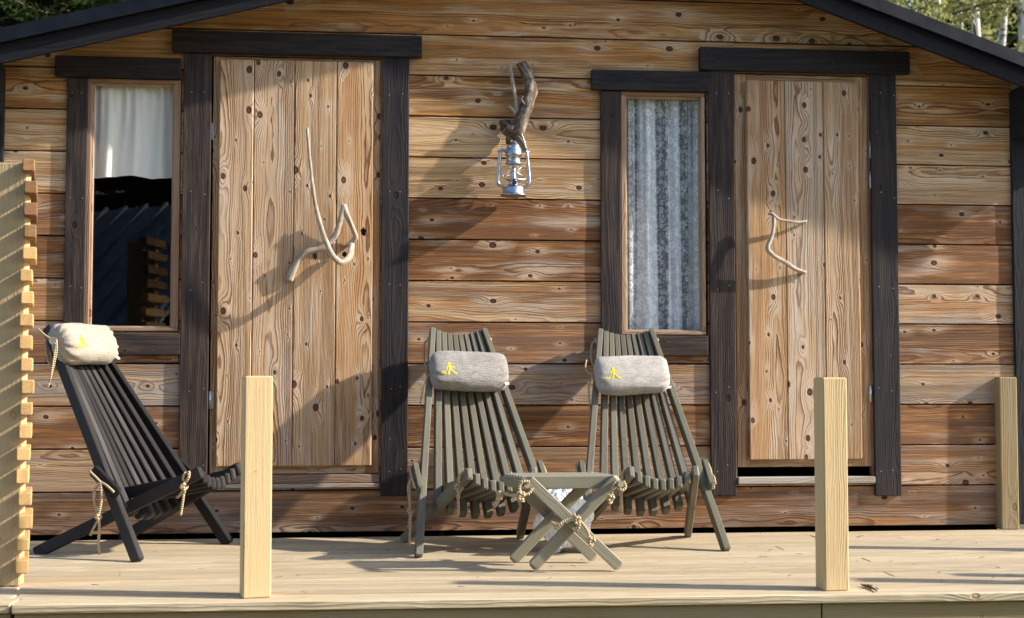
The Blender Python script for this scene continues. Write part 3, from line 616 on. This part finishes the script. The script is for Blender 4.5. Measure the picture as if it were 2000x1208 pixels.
m=MB(); m.tube([(-.032,0,.2185),(.032,0,.2185)],.004,n=8,sub=1)
for s in (-1,1):
    m=MB(); m.tube([(s*.034,0,.196),(s*.050,0,.198),(s*.058,0,.186),(s*.0615,0,.150),(s*.066,0,.105),(s*.068,0,.070),(s*.064,0,.052),(s*.052,0,.043),(s*.040,0,.036)],.0078,n=14,sub=6); lp(m,'side_tube','steel')
m=MB(); m.tube([(.0,-.036,.054),(.0,-.047,.054)],.0095,n=12,sub=1); m.tube([(0,-.02,.056),(0,-.038,.054)],.003,n=8,sub=1); lp(m,'wick_knob','knob')
m=MB()
for s in (-1,1): m.tube([(s*.042,-.004,.130),(s*.030,-.030,.120),(0,-.043,.103),(-s*.034,-.026,.088),(-s*.046,-.004,.080)],.0013,n=6)
m.tube([(-.062,-.004,.095),(-.052,-.012,.120),(-.046,-.012,.085),(-.040,-.02,.072),(0,-.040,.070),(.040,-.02,.072),(.058,-.004,.08)],.0014,n=6)
lp(m,'wire_guard','steel')
m=MB(); m.tube([(-.062,.0,.196),(-.060,.0,.23),(-.050,.0,.27),(-.028,.0,.300),(0,.0,.306),(.022,0,.296),(.040,.0,.262),(.052,-.004,.225),(.062,.0,.196)],.0013,n=6)
for s in (-1,1): m.tube([(s*.062,.0,.200),(s*.068,0,.194),(s*.062,0,.188)],.0028,n=8)
lp(m,'bail_handle','steel')
# ================================================================ posts
def post(px,py,wd,rot,zt,label,tn,xy=None,mat='post'):
    p=ptZ(px,py) if xy is None else Vector((xy[0],xy[1],0))
    m=MB(); c=Vector((wd/2,wd/2,0))
    m.beam((wd/2,wd/2,.0),(wd/2,wd/2,zt),wd,wd,(1,0,0),.004,tn)
    o=m.build('railing_post',mat); o.location=(p.x,p.y,0.0005); o.rotation_euler=(0,0,math.radians(rot)); tag(o,label,'post','unfinished square railing posts on the deck edge'); return o
post(474,1171,.086,12.5,.68,'pale square post at the front deck edge before the wide door',(.05,0,.60))
post(1612,1156,.081,3.7,.675,'pale square post at the front deck edge before the narrow door',(.0,0,.60))
post(1957,1035,.080,-3,.675,'brownish square post standing against the right end of the wall',(.3,.25,.43),mat='olive')
# posts further along the deck, beyond the right of the frame: they cast the long thin shadows
for xy,lb in (((2.17,-1.70),'nearest the front edge'),((2.55,-1.62),'rightmost of all'),((2.38,-.86),'halfway to the wall')):
    post(0,0,.08,0,.675,'pale square post outside the picture on the right, '+lb,(.0,0,.55),xy)
# ================================================================ slatted side screen
scr=empty('slat_screen',ptZ(40,1128),'side screen of short horizontal pale laths on an olive post at the left end','screen')
o0=scr.location
p=ptZ(38,1146); pz=Zf(20,318,p.y); m=MB()
m.beam((p.x-.075,p.y+.03,.001),(p.x-.075,p.y+.03,pz),.148,.06,(1,0,0),.003,(.1,.10,.46)); o=m.build('screen_post','post',scr); o.location=-o0
D=Vector((math.sin(math.radians(-13.8)),math.cos(math.radians(-13.8)),0)); Lx=Vector((D.y,-D.x,0))
fy=p.y-.038; base=ptY(44,1108,fy); zs=base.z-.0; k=0
while k<19:
    m=MB(); off=.003*math.sin(k*.9)+R_(-.004,.004)
    st=base-D*R_(0,.010)+Lx*off; st.z=zs+k*.0722; en=st+D*.25
    top=(k>=15)
    m.beam(st,en,.040+R_(-.003,.003),.042+R_(-.003,.003),Lx,.003,((1.3 if top else R_(.0,.4)),0,(.22 if top else R_(.38,.58))))
    o=m.build('lath','lath',scr); o.location=-o0
    k+=1
m=MB(); q=base+D*.19+Lx*(-.045); m.beam((q.x,q.y,.001),(q.x,q.y,base.z+18*.0722),.045,.045,(1,0,0),.003,(.05,.3,.5)); o=m.build('screen_post','olive',scr); o.location=-o0
# ================================================================ stick chairs
TF,TZ,THW=-.085,.876,.120; FF,FH=.514,.282; RH=.249; SF,SZ,SH=.676,.323,.122; ZC=.273
def lerp(a,b,t): return a+(b-a)*t
def knotpath(c,s,ax='z'):
    pts=[]
    for i in range(25):
        t=2*PI*i/24; x=math.sin(t)+2*math.sin(2*t); y=math.cos(t)-2*math.cos(2*t); z=-math.sin(3*t)
        pts.append(Vector(c)+Vector((x*s*.33,z*s*.42,y*s*.45)))
    return pts
def make_chair(name,mat,label):
    ch=empty(name,(0,0,0),label,'chair','slatted stick chairs on the deck')
    V=lambda x,f,z:Vector((x,-f,z))
    nB=10; uc=(TZ-ZC)/TZ
    XF=lerp(TF,FF,uc); XH=lerp(THW,FH,uc)
    def bpt(t):   # top and crossing of back slat t in -1..1
        s=1-t*t
        top=V(THW*t*.92,TF-.022*s,TZ-.026*s); cr=V(XH*t*.94,XF-.02*s,ZC-.055*s); return top,cr
    for i in range(nB):
        t=-1+2*i/(nB-1); top,cr=bpt(t); m=MB()
        ax=(cr-top).normalized(); outer=i in (0,nB-1)
        if outer: end=V(FH*t,FF,.0); 
        else: end=cr+ax*(.088+.018*(1-t*t))
        side=(1,0,0)
        up=-ax*.0
        m.beam(top,end,.0228,.045,side,.003,(R_(0,.4),R_(0,.2),R_(.32,.64)),endch=.005,w1=.029)
        m.build('front_leg' if outer else 'back_slat',mat,ch)
    nS=9
    for i in range(nS):
        t=(-1+2*i/(nS-1))*.89; s=1-t*t; m=MB()
        fr=V(SH*t/.89,SF-.01*s,SZ-.052*(1-(t/.89)**2)); cr=V(XH*t*.94,XF-.02*s+.012,ZC-.058*s-.01); ax=(cr-fr).normalized()
        outer=i in (0,nS-1)
        if outer: end=V(RH*t/.89,0.0,.0)
        else: end=cr+ax*(.045+.01*s)
        m.beam(fr,end,.0255,.045,(1,0,0),.003,(R_(0,.4),R_(0,.2),R_(.42,.6)),endch=.006)
        m.build('rear_leg' if outer else 'seat_slat',mat,ch)
    for s in (-1,1):
        c=V(s*(XH+.022),XF+.005,ZC+.012); m=MB(); m.beam(c+V(0,-.058,.045),c+V(0,.062,-.048),.022,.045,(1,0,0),.003,endch=.008); m.build('pivot_block',mat,ch)
        # ropes
        rp=MB(); r=.0052; c=V(s*(XH+.040),XF+.0,ZC+.012)
        rp.tube([c+V(0,-.055,.040),c+V(s*.002,-.02,.016),c,c+V(s*.003,.03,-.012),c+V(0,.062,-.036)],r*.9,n=8)
        if s>0:
            rp.tube([c,c+V(.012,-.004,-.03),c+V(.008,-.004,-.06)],r,n=8); rp.build('rope','rope',ch); rp=MB(); rp.tube(knotpath(V(THW+.008,TF+.03,TZ-.045),.009),r,n=8,sub=2); rp.build('rope','rope',ch); continue
        rp.tube([c+V(0,0,0),c+V(s*.012,-.018,-.03),c+V(s*.01,-.02,-.07),c+V(s*.006,-.004,-.125)],r,n=8); rp.tube([c,c+V(s*.012,.014,-.03),c+V(s*.01,.012,-.07),c+V(s*.006,-.002,-.125)],r,n=8)
        rp.tube(knotpath(c+V(s*.006,-.003,-.132),.011),r*.95,n=8,sub=2)
        rp.tube([c+V(s*.006,0,-.135),c+V(s*.008,-.022,-.17),c+V(s*.008,-.038,-.20)],r*.85,n=8); rp.tube([c+V(s*.006,0,-.135),c+V(s*.008,.004,-.18),c+V(s*.010,.002,-.225),c+V(s*.010,.008,-.268)],r,n=8)
        rp.build('rope','rope',ch)
        rp=MB(); c=V(s*(SH+.012),SF-.045,SZ-.012) ; k=c+V(s*.012,-.012,-.028)
        rp.tube([c+V(-s*.01,0,.0),c+V(s*.008,.0,.010),c+V(s*.016,.004,-.006),k],r*1.1,n=8); rp.tube([c,c+V(s*.010,-.016,.006),c+V(s*.014,-.022,-.016),k],r*1.1,n=8)
        rp.tube(knotpath(c,.009),r,n=8,sub=2); rp.tube(knotpath(k+V(s*.002,-.006,-.018),.014),r*1.05,n=8,sub=2)
        rp.tube([k+V(0,-.006,-.02),k+V(s*.004,-.02,-.045),k+V(s*.004,-.035,-.058)],r,n=8); rp.tube([k+V(0,-.006,-.02),k+V(s*.004,-.008,-.06),k+V(s*.002,-.016,-.10),k+V(s*.002,-.02,-.122)],r*.95,n=8)
        rp.build('rope','rope',ch)
        rp=MB(); c=V(s*(THW+.008),TF+.03,TZ-.045)
        rp.tube(knotpath(c,.009),r,n=8,sub=2)
        if s<0: rp.tube([c,c+V(-.022,0,-.012),c+V(-.028,.01,-.06),c+V(-.024,.02,-.10),c+V(-.004,.04,-.125)],r*.9,n=8); rp.tube([c,c+V(.0,.006,-.05),c+V(-.004,.02,-.12)],r*.9,n=8)
        rp.build('rope','rope',ch)
    return ch
SLOPE=math.atan((FF-TF)/TZ)
def make_pillow(L,H,T,mat,label,seed):
    m=MB(); nu,nv=56,44; idx={}
    def prof(u):
        a=abs(u); return max(.10,(1-a**7)**.60) if a<1 else .10
    def surf(u,th,o=0):
        pr=prof(u); cz=math.cos(th); sz=math.sin(th)
        wr=0
        if abs(u)>.45:
            k=(abs(u)-.45)/.55; wr=.20*k*k*math.sin(th*13+seed*2+2*math.sin(th*3))*min(1,pr*2.2)
        lump=.075*mn.noise(Vector((u*1.8+seed,cz*1.5,sz*1.5)))+.015*mn.noise(Vector((u*6+seed,cz*5,sz*5)))
        ss=abs(cz)**.8*(1 if cz>=0 else -1); zz=abs(sz)**.72*(1 if sz>=0 else -1)
        k=pr*(1+wr+lump)
        x=u*L/2*(1-.10*abs(u)**6*(1-0*k)); sag=-.006*math.cos(u*PI/2)
        return Vector((x,-(ss*T/2+o)*k if pr>.2 else -ss*T/2*k,zz*H/2*k+sag))
    for i in range(nu+1):
        u=-1+2*i/nu; u=math.sin(u*PI/2)*.35+u*.65
        for j in range(nv): idx[i,j]=len(m.v); m.v.append(tuple(surf(u,2*PI*j/nv)))
    for i in range(nu):
        for j in range(nv):
            k=(j+1)%nv; m.face([idx[i,j],idx[i,k],idx[i+1,k],idx[i+1,j]],[(0,0,0,0)]*4,(0,0,.5),True)
    for e,i in ((-1,0),(1,nu)): m.face([idx[i,j] for j in range(nv)][::e],[(0,0,0,0)]*nv,(0,0,.5))
    if seed<2: m.tube([(-L/2+.006,0,0),(-L/2-.012,-.006,.002)],[.012,.016],n=10,sub=1)
    o=m.build('headrest_pillow',mat); tag(o,label,'pillow','burlap headrest pillows tied to the chairs')
    # printed walking figure with a small plant-like mark
    e=MB()
    def stroke(pts,w):
        P=[Vector(p) for p in pts]; 
        for a,b in zip(P,P[1:]):
            n_=max(2,int((b-a).length/.004)); d=(b-a).normalized(); nn=Vector((-d.y,d.x))*w/2
            for i in range(n_):
                p=a.lerp(b,i/n_)-d*.0004; q=a.lerp(b,(i+1)/n_)+d*.0004
                qs=[]
                for c in (p-nn,q-nn,q+nn,p+nn):
                    # map flat (x,z) to the front surface
                    lo,hi=-PI/2,PI/2; uu=max(-.95,min(.95,c.x/(L/2)))
                    for _ in range(22):
                        mid=(lo+hi)/2
                        if surf(uu,mid).z<c.y: lo=mid
                        else: hi=mid
                    s_=surf(uu,lo); s2=surf(uu,lo+.05); nrm=Vector((0,-(s2.z-s_.z),s2.y-s_.y)); nrm.normalize()
                    if nrm.y>0: nrm=-nrm
                    qs.append(Vector((s_.x,s_.y,s_.z))+nrm*.0011)
                e.quad(qs)
    fx,fz=-L*.25,-.030
    J=lambda x,z:(fx+x*.026,fz+z*.026-.010)
    stroke([J(0,1.15),J(-.02,1.45)],.009); stroke([J(-.1,1.5),J(.12,1.35)],.008)
    stroke([J(.0,1.15),J(.1,.35)],.011); stroke([J(.08,1.0),J(-.05,.4)],.009)
    stroke([J(0,1.05),J(-.35,.8),J(-.5,.35)],.004); stroke([J(.1,1.05),J(.45,.75),J(.8,.7)],.004)
    stroke([J(0,.45),J(-.15,-.05),J(-.35,-.5),J(-.15,-.5)],.0055); stroke([J(.1,.45),J(.5,-.1),J(.85,-.42),J(1.05,-.35)],.0055)
    stroke([J(-.95,-.45),J(-.7,.15)],.003); stroke([J(-1.0,-.45),J(-1.35,-.15)],.003); stroke([J(-1.45,-.3),J(-.6,-.4)],.004); stroke([J(-.95,-.5),J(-1.2,.05)],.0025)
    e.build('printed_figure','yellow',o)
    t=MB(); a=surf(.80,-1.25); t.quad([a+Vector((-.004,.002,.0)),a+Vector((.018,.002,.003)),a+Vector((.014,-.004,-.012)),a+Vector((.0,-.004,-.014))]); t.build('care_label','white',o)
    return o
def place(ch,x,y,th): ch.location=(x,y,.0005); ch.rotation_euler=(0,0,th)
poses=[(-1.763,-.234,1.073),(-.226,-.165,.16),(.490,-.135,.005)]
c1=make_chair('stick_chair','blackchair','black stained slatted stick chair turned sideways at the left'); place(c1,*poses[0])
c2=make_chair('stick_chair','chair','grey green slatted stick chair between the wide door and the small table'); place(c2,*poses[1])
c3=copy_tree(c2); c3['label']='grey green slatted stick chair under the lace curtained window'; place(c3,*poses[2])
def put_pillow(o,pose,px,py,zc,dx=0,roll=0,tilt=0):
    # lies on the front face of the back slats
    x,y,th=pose; f=lerp(TF,FF,(TZ-zc)/TZ)+.010
    nrm=Vector((0,math.cos(SLOPE)*-1,math.sin(SLOPE)))  # away from the slats
    loc=Vector((dx,-f,zc))+nrm*.050
    o.rotation_mode='QUATERNION'
    Rm=Matrix.Rotation(th,4,'Z')@Matrix.Rotation(-(SLOPE)+tilt,4,'X')@Matrix.Rotation(roll,4,'Y')
    o.rotation_quaternion=Rm.to_quaternion()
    o.location=Vector((x,y,0))+Matrix.Rotation(th,4,'Z')@loc
p1=make_pillow(.34,.168,.115,M['burlap_pale'],'pale sunlit burlap pillow on the black chair',1.3); put_pillow(p1,poses[0],0,0,.785,-.028,0,.10)
p2=make_pillow(.365,.172,.105,M['burlap_grey'],'darker grey burlap pillow on the chair beside the wide door',4.1); put_pillow(p2,poses[1],0,0,.675,.005,math.radians(1.5))
p3=make_pillow(.350,.172,.105,M['burlap_mid'],'light grey burlap pillow on the chair beneath the lace curtained window',8.6); put_pillow(p3,poses[2],0,0,.660,-.012,math.radians(-2))
def tie(pil,pts,rad=.0035):
    m=MB(); m.tube(pts,rad,n=8); o=m.build('tie_cord','rope',pil)
tie(p1,[(-.165,-.01,0),(-.185,.01,.03),(-.19,.03,.075)]); tie(p1,[(-.165,-.01,0),(-.182,.0,-.05),(-.18,.06,-.11),(-.19,.09,-.15)]); tie(p1,[(-.165,-.01,0),(-.19,.01,-.06),(-.195,.07,-.14)])
tie(p2,[(-.165,-.005,-.02),(-.185,.03,-.05),(-.195,.07,-.09),(-.20,.09,-.12)],.0025)
tie(p3,[(-.165,.0,.0),(-.185,.03,.05),(-.175,.03,.10)]); tie(p3,[(-.165,.0,.0),(-.185,.03,-.05),(-.18,.08,-.14),(-.175,.11,-.17)])
# ================================================================ table
tb=empty('folding_table',(.09,-1.01,0),'small low grey slatted folding table with crossed legs and rope ties','table'); o0=tb.location
def tp(mb,nm,mat='table'): o=mb.build(nm,mat,tb); o.location=-o0; return o
dep=Vector((-.052,.196,0)); FL=Vector((-.046,-1.107,0)); FR=Vector((.268,-1.113,0)); 
zt=.331
def tleg(p0,p1,yo):
    m=MB(); d=Vector((0,yo,0)); a=Vector(p0)+d; b=Vector(p1)+d; m.beam(a,b,.040,.026,Vector((0,0,1)),.003,(R_(0,.3),0,R_(.48,.56)),endch=.010); tp(m,'leg')
tlF=ptY(1028,936,-1.13); trF=ptY(1207,938,-1.105)
ax_=lambda a,b:(b-a).normalized()
fl=Vector((-.040,0,.014)); fr_=Vector((.268,0,.014))
Lf=Vector((tlF.x,0,zt-.006)); Rf=Vector((trF.x,0,zt-.006))
tleg(Lf,fr_,-1.135); tleg(Rf,fl,-1.106)
tleg(Lf+Vector((-.052,0,0)),fr_+Vector((-.052,0,0)),-.905); tleg(Rf+Vector((-.052,0,-.0)),fl+Vector((-.052,0,0)),-.934)
for i in range(7):
    y=-1.083+i*.0243; sx=-.052*(i/7.0)-.006
    m=MB(); m.beam((tlF.x-.010+sx,y,zt-.024),(trF.x+.012+sx,y,zt-.024),.0215,.046,(0,1,0),.003,(R_(0,.3),0,R_(.47,.56)),endch=.004); tp(m,'table_slat')
m=MB()
for c in (Lf,Rf):
    a=Vector((c.x,-1.165,zt-.026)); 
    m.tube([a,a+Vector((-.062,.28,0))],.0115,n=16,sub=1)
cx=(Lf.x+fr_.x)/2; a=Vector((cx,-1.165,zt/2+.004)); m.tube([a,a+Vector((-.062,.28,0))],.0115,n=16,sub=1)
tp(m,'dowel')
r=.0055
def tropes(pts,rad=r): m.tube(pts,rad,n=8)
m=MB(); 
c=Vector((Lf.x-.012,-1.165,zt-.026)); tropes([c+Vector((.018,-.004,.012)),c+Vector((-.004,-.006,.012)),c+Vector((-.016,-.004,-.004)),c+Vector((-.010,-.006,-.028)),c+Vector((.014,-.008,-.030)),c+Vector((.030,-.002,-.010))])
m.tube(knotpath(c+Vector((-.012,-.008,-.036)),.012),r,n=8,sub=2); tropes([c+Vector((-.01,-.008,-.036)),c+Vector((-.006,-.010,-.060))],.008); tropes([c+Vector((-.012,-.004,-.034)),c+Vector((-.045,.02,-.036)),c+Vector((-.062,.10,-.034))])
c2_=c+Vector((-.075,.08,-.028)); m.tube(knotpath(c2_+Vector((0,0,-.012)),.010),r,n=8,sub=2); tropes([c2_,c2_+Vector((-.012,-.01,-.036)),c2_+Vector((-.022,-.01,-.050))],.008)
tp(m,'rope','rope'); m=MB()
c=Vector((Rf.x,-1.150,zt-.026)); tropes([c+Vector((-.012,0,.010)),c+Vector((-.026,-.002,-.006)),c+Vector((-.030,-.004,-.03)),c+Vector((-.034,-.004,-.044))]); tropes([c+Vector((.010,0,.010)),c+Vector((.018,-.002,-.010)),c+Vector((.004,-.006,-.022)),c+Vector((-.012,-.004,-.010))])
m.tube(knotpath(c+Vector((-.036,-.006,-.050)),.011),r,n=8,sub=2)
tp(m,'rope','rope'); m=MB()
c=Vector((cx,-1.165,zt/2+.004)); tropes([c+Vector((-.08,.03,.006)),c+Vector((-.062,-.002,-.004)),c+Vector((-.035,-.004,.012)),c+Vector((.0,-.006,.022)),c+Vector((.012,-.006,.016)),c+Vector((.040,-.006,-.018)),c+Vector((.052,-.006,-.050))])
tropes([c+Vector((-.004,-.004,.036)),c+Vector((.002,-.008,.020)),c+Vector((.014,-.008,.006)),c+Vector((.012,-.006,-.014)),c+Vector((.002,-.002,-.022))]); m.tube(knotpath(c+Vector((.056,-.006,-.058)),.012),r,n=8,sub=2); tropes([c+Vector((.056,-.006,-.056)),c+Vector((.054,-.008,-.078))],.007); m.tube(knotpath(c+Vector((.006,-.008,.016)),.010),r,n=8,sub=2)
tp(m,'rope','rope')
# ================================================================ plastic bag
bg=ptZ(1104,1083); m=MB(); nu,nv=64,44; idx={}
for i in range(nv+1):
    ph=PI*i/nv
    for j in range(nu):
        th_=2*PI*j/nu; d=Vector((math.cos(th_)*math.sin(ph),math.sin(th_)*math.sin(ph),math.cos(ph)))
        q=d*2.2+Vector((3.1,0,0)); n1=mn.noise(q); n2=abs(mn.noise(d*5.5+Vector((9,0,0)))); n3=abs(mn.noise(d*12+Vector((2,7,0))))
        s_=1+.28*n1-.16*n2-.10*n3
        p=Vector((d.x*.112*s_,d.y*.075*s_,.13+d.z*.128*s_)); 
        if p.z>.17: p.x*=1-.9*(p.z-.17); 
        p.z=max(.001,p.z); idx[i,j]=len(m.v); m.v.append(tuple(p))
for i in range(nv):
    for j in range(nu):
        k=(j+1)%nu; m.face([idx[i,j],idx[i+1,j],idx[i+1,k],idx[i,k]],[(0,0,0,0)]*4,(0,0,.5),False)
bag=m.build('plastic_bag','bag'); bag.location=(bg.x,bg.y+.06,.001); tag(bag,'crumpled white plastic bag on the deck behind the small table','bag')
def inkq(pts,mat,w=.004):
    m=MB()
    for (x,z),(x2,z2) in zip(pts,pts[1:]): m.beam((x,-.082,z),(x2,-.082,z2),w,.001,(0,0,1),.0002)
    m.build('print_mark',mat,bag)
inkq([(-.030,.122),(-.008,.116)],'redink',.008); inkq([(-.042,.098),(-.034,.108),(-.046,.106)],'blackink',.003)
# ================================================================ twig and bits on the deck
m=MB(); P_=[ptZ(x,y,.006) for x,y in ((1684,1143),(1692,1145),(1700,1148),(1708,1151),(1713,1155))]; m.tube(P_,[.003,.004,.004,.0035,.002],n=7,wob=.5)
for i in range(14):
    q=P_[1+i%3]+Vector((R_(-.012,.012),R_(-.01,.01),R_(-.002,.006))); m.tube([q,q+Vector((R_(-.012,.012),R_(-.014,.014),R_(-.002,.008)))],[.0022,.0012],n=5,sub=1)
tag(m.build('twig','twig'),'short dry lichen covered twig lying near the front deck edge','twig')
random.seed(99); m=MB()
for i in range(70):
    q=Vector((R_(-1.5,2.2),R_(-1.6,-.08),.0045)); a=R_(0,PI); L=R_(.008,.035); m.tube([q,q+Vector((math.cos(a)*L,math.sin(a)*L*.6,R_(.0,.004)))],R_(.0006,.0014),n=4,sub=1)
tag(m.build('needle_litter','twig'),'scattered dry needles and specks on the deck boards','litter',kind='stuff')
# ================================================================ TREES
def leafmesh(pts,size,name,mat,parent,elong=1.6):
    m=MB()
    for p in pts:
        d=Vector((R_(-1,1),R_(-1,1),R_(-1,1))).normalized(); e=d.orthogonal().normalized(); s_=size*R_(.6,1.3)
        if isinstance(p,tuple): p,d=p; e=Vector((R_(-1,1),R_(-1,1),R_(-.5,.5))).cross(d).normalized()
        a=d*s_*elong; b_=e*s_
        m.v+=[tuple(p-b_*.5),tuple(p+a*.5),tuple(p+b_*.5),tuple(p-a*.5)] ; k=len(m.v)-4; m.face([k,k+1,k+2,k+3],[(0,0,0,0)]*4,(0,0,.5))
    return m.build(name,mat,parent)
def birch(seed,H,nleaf,leafs=.035):
    random.seed(seed); t=empty('birch_tree'); m=MB(); pts=[Vector((0,0,0))]
    for i in range(1,7): pts.append(Vector((R_(-.12,.12)*i*.3,R_(-.12,.12)*i*.3,H*i/6)))
    m.tube(pts,[.085*(1-.13*i) for i in range(7)],n=10); m.build('trunk','birch',t)
    m=MB(); lv=[]
    for k in range(34):
        z=R_(.22,.98)*H; i=min(5,int(z/H*6)); f=z/H*6-i; p=pts[i].lerp(pts[i+1],f); an=R_(0,2*PI); L=(1-z/H*.65)*H*.2*R_(.6,1.2)
        d=Vector((math.cos(an),math.sin(an),R_(.3,1.0))).normalized(); q=[p]
        for s_ in range(1,5): q.append(q[-1]+(d+Vector((R_(-.2,.2),R_(-.2,.2),-.12*s_)))*L/4)
        m.tube(q,[.018,.014,.010,.006,.003],n=5,sub=2)
        for _ in range(3):
            j=random.randint(1,3); d2=(d+Vector((R_(-1,1),R_(-1,1),R_(-.6,.4)))).normalized(); e=q[j]+d2*L*.45; m.tube([q[j],q[j].lerp(e,.5)+Vector((0,0,.03)),e],[.007,.005,.002],n=4,sub=2); 
            for _ in range(nleaf//34//4): lv.append(q[j].lerp(e,R_(.2,1.15))+Vector((R_(-.12,.12),R_(-.12,.12),R_(-.16,.08))))
        for _ in range(nleaf//34//4): j=random.randint(1,3); lv.append(q[j].lerp(q[j+1],R_(0,1))+Vector((R_(-.1,.1),R_(-.1,.1),R_(-.15,.08))))
    m.build('branch','twig',t); leafmesh(lv,leafs,'crown','leaf',t); return t
def spruce(seed,H,nb_,dens):
    random.seed(seed); t=empty('spruce_tree'); m=MB(); m.tube([(0,0,0),(0,0,H*.5),(0,0,H)],[.13,.08,.01],n=8); m.build('trunk','trunk',t); lv=[];mm=MB()
    for k in range(nb_):
        z=(.08+.9*(k/nb_))*H; an=k*2.39996+R_(-.3,.3); L=(1-z/H)*H*.24*R_(.75,1.15)+.15; d=Vector((math.cos(an),math.sin(an),0)); p=Vector((0,0,z)); prev=p
        for s_ in range(1,6):
            q=p+d*L*s_/5+Vector((0,0,-.30*L*(s_/5)+.14*L*(s_/5)**2)); 
            mm.tube([prev,q],[.012*(1.2-s_/6),.010*(1.1-s_/6)],n=4,sub=1,cap=False)
            for _ in range(dens):
                r_=prev.lerp(q,R_(0,1)); w_=L*.16*(1.2-s_/6); off=Vector((-d.y,d.x,0))*R_(-w_,w_); dirn=(off*2+d*.25+Vector((0,0,-.25*R_(.2,1)))); 
                lv.append((r_+off*R_(.2,1)+Vector((0,0,R_(-.10,.02))),dirn.normalized()))
            prev=q
    mm.build('branch','twig',t); leafmesh(lv,.035,'crown','needle',t,4.0); return t
def setl(t,x,y,label,cat,s=1.0,rz=0,group=None,z=-.45): t.location=(x,y,z+max(0,y-6)*.03); t.scale=(s,s,s); t.rotation_euler=(0,0,rz); tag(t,label,cat,group)
# seen over the right slope of the roof
A=birch(11,9.5,9000,.05); B=birch(12,11,9000,.05)
bx=lambda px,Y:ptY(px,60,Y).x
specs=[(A,bx(1838,9),9,1,0,'slender pale birch above the middle of the right roof slope'),(B,bx(1903,10),10,1,1,'white barked birch with a thick straight stem behind the right roof slope'),
       (A,bx(1955,13),13,1.15,2.2,'birch farther back beside the white stem at upper right'),(B,bx(1790,15),15,1.1,4,'pale birch stem far behind the right half of the roof'),(A,bx(1995,11),11,1.2,5,'birch at the top right corner of the photo behind the eave'),(B,bx(1880,19),19,1.3,.7,'distant tall birch trunk between greener crowns at the upper right')]
seen={}
for src,x,y,s_,rz,lab in specs:
    t=src if id(src) not in seen else copy_tree(src); seen[id(src)]=1; setl(t,x,y,lab,'tree',s_,rz,'trees behind the cabin')
SP=spruce(21,10,260,44)
sps=[(SP,bx(120,6.5),6.5,1,0,'dark green spruce above the left roof slope at the upper left corner'),(None,bx(20,9.5),9.5,1.1,2,'second spruce farther left behind the upper left roof slope'),(None,bx(230,9),9,1.1,4,'spruce with light gaps behind the left roof slope'),
     (None,13.5,25,1.3,1,'dim distant spruce behind the birches at upper right'),(None,9.0,27,1.25,3,'grey green spruce deep in the wood behind the right roof'),(None,5.8,24,1.2,5,'distant spruce just right of the roof ridge')]
for src,x,y,s_,rz,lab in sps:
    t=src or copy_tree(SP); setl(t,x,y,lab,'tree',s_,rz,'trees behind the cabin')
FARL=['behind the left roof slope','behind the right roof slope']
q=0
for x,y,s_ in ((-13.5,22,1.15),(-11,27,1.3),(-8.5,23,1.2),(-6.5,29,1.3),(-15.5,30,1.4),(-10,17,1.0),(11,32,1.4),(14,33,1.4),(17,32,1.4),(8,34,1.4),(19.5,36,1.5),(12.5,38,1.5),(15.5,27,1.3),(10.4,25.5,1.2)):
    q+=1; t=copy_tree(SP if q%4 else A); setl(t,x,y,'far hazy %s of the background wood'%('spruce' if q%4 else 'birch')+', %s'%['first','second','third','fourth','fifth','sixth','seventh','eighth','ninth','tenth','eleventh','twelfth','thirteenth','fourteenth'][q-1]+(' behind the left roof slope' if x<0 else ' behind the right roof slope'),'tree',s_,q*1.7,'trees behind the cabin')
# wood and shed on the viewer's side: mirrored in the panes
OR=['second from the left','third from the left','fourth from the left','in the front row at the middle','in the front row right of the middle','fourth from the right','third from the right','farthest left','in the back row left of the middle','in the back row at the middle','in the back row right of the middle','farthest right']
for i,(x,y,s_) in enumerate(((-8.5,-15,1.0),(-6,-16.5,1.15),(-3.6,-15.5,1.05),(-1.2,-17,1.2),(1.4,-15.5,1.1),(4.0,-16.5,1.1),(6.6,-17,1.2),(-10.5,-18,1.3),(-4.8,-19,1.3),(0,-20,1.3),(3,-20,1.2),(9.5,-20,1.2))):
    t=copy_tree(SP); setl(t,x,y,'spruce facing the cabin, out of the picture, '+OR[i],'tree',s_,i*1.3,'spruces facing the cabin')
sh=empty('shed',(-4.2,-8.2,-.45),'low dark shed with ribbed metal roof mirrored in the left window pane','shed')
m=MB(); 
def sp_(mb,nm,mat): o=mb.build(nm,mat,sh); o.location=(4.2,8.2,.45); sh.rotation_euler.z=.6; return o
ra,rb=Vector((-6.6,-7.4,.85)),Vector((-6.6,-9.1,2.45))
m.beam(ra+Vector((2.35,0,0)),rb+Vector((2.35,0,0)),4.7,.03,(1,0,0),.004)
for i in range(17): x=-6.55+i*.285; m.beam((x,-7.4,.885),(x,-9.1,2.485),.05,.05,(1,0,0),.005)
M['shed_metal']=plain('grey_ribbed_metal',(.34,.38,.45),.5,.3,0,.3,4); sp_(m,'roof','shed_metal'); m=MB(); m.beam((-6.3,-7.7,.1),(-2.2,-7.7,.1),1.1,.05,(0,0,1),.003,(.3,.5,.4)); m.beam((-6.3,-9.0,.6),(-2.2,-9.0,.6),2.1,.05,(0,0,1),.003,(.3,.5,.4)); sp_(m,'wall','siding')
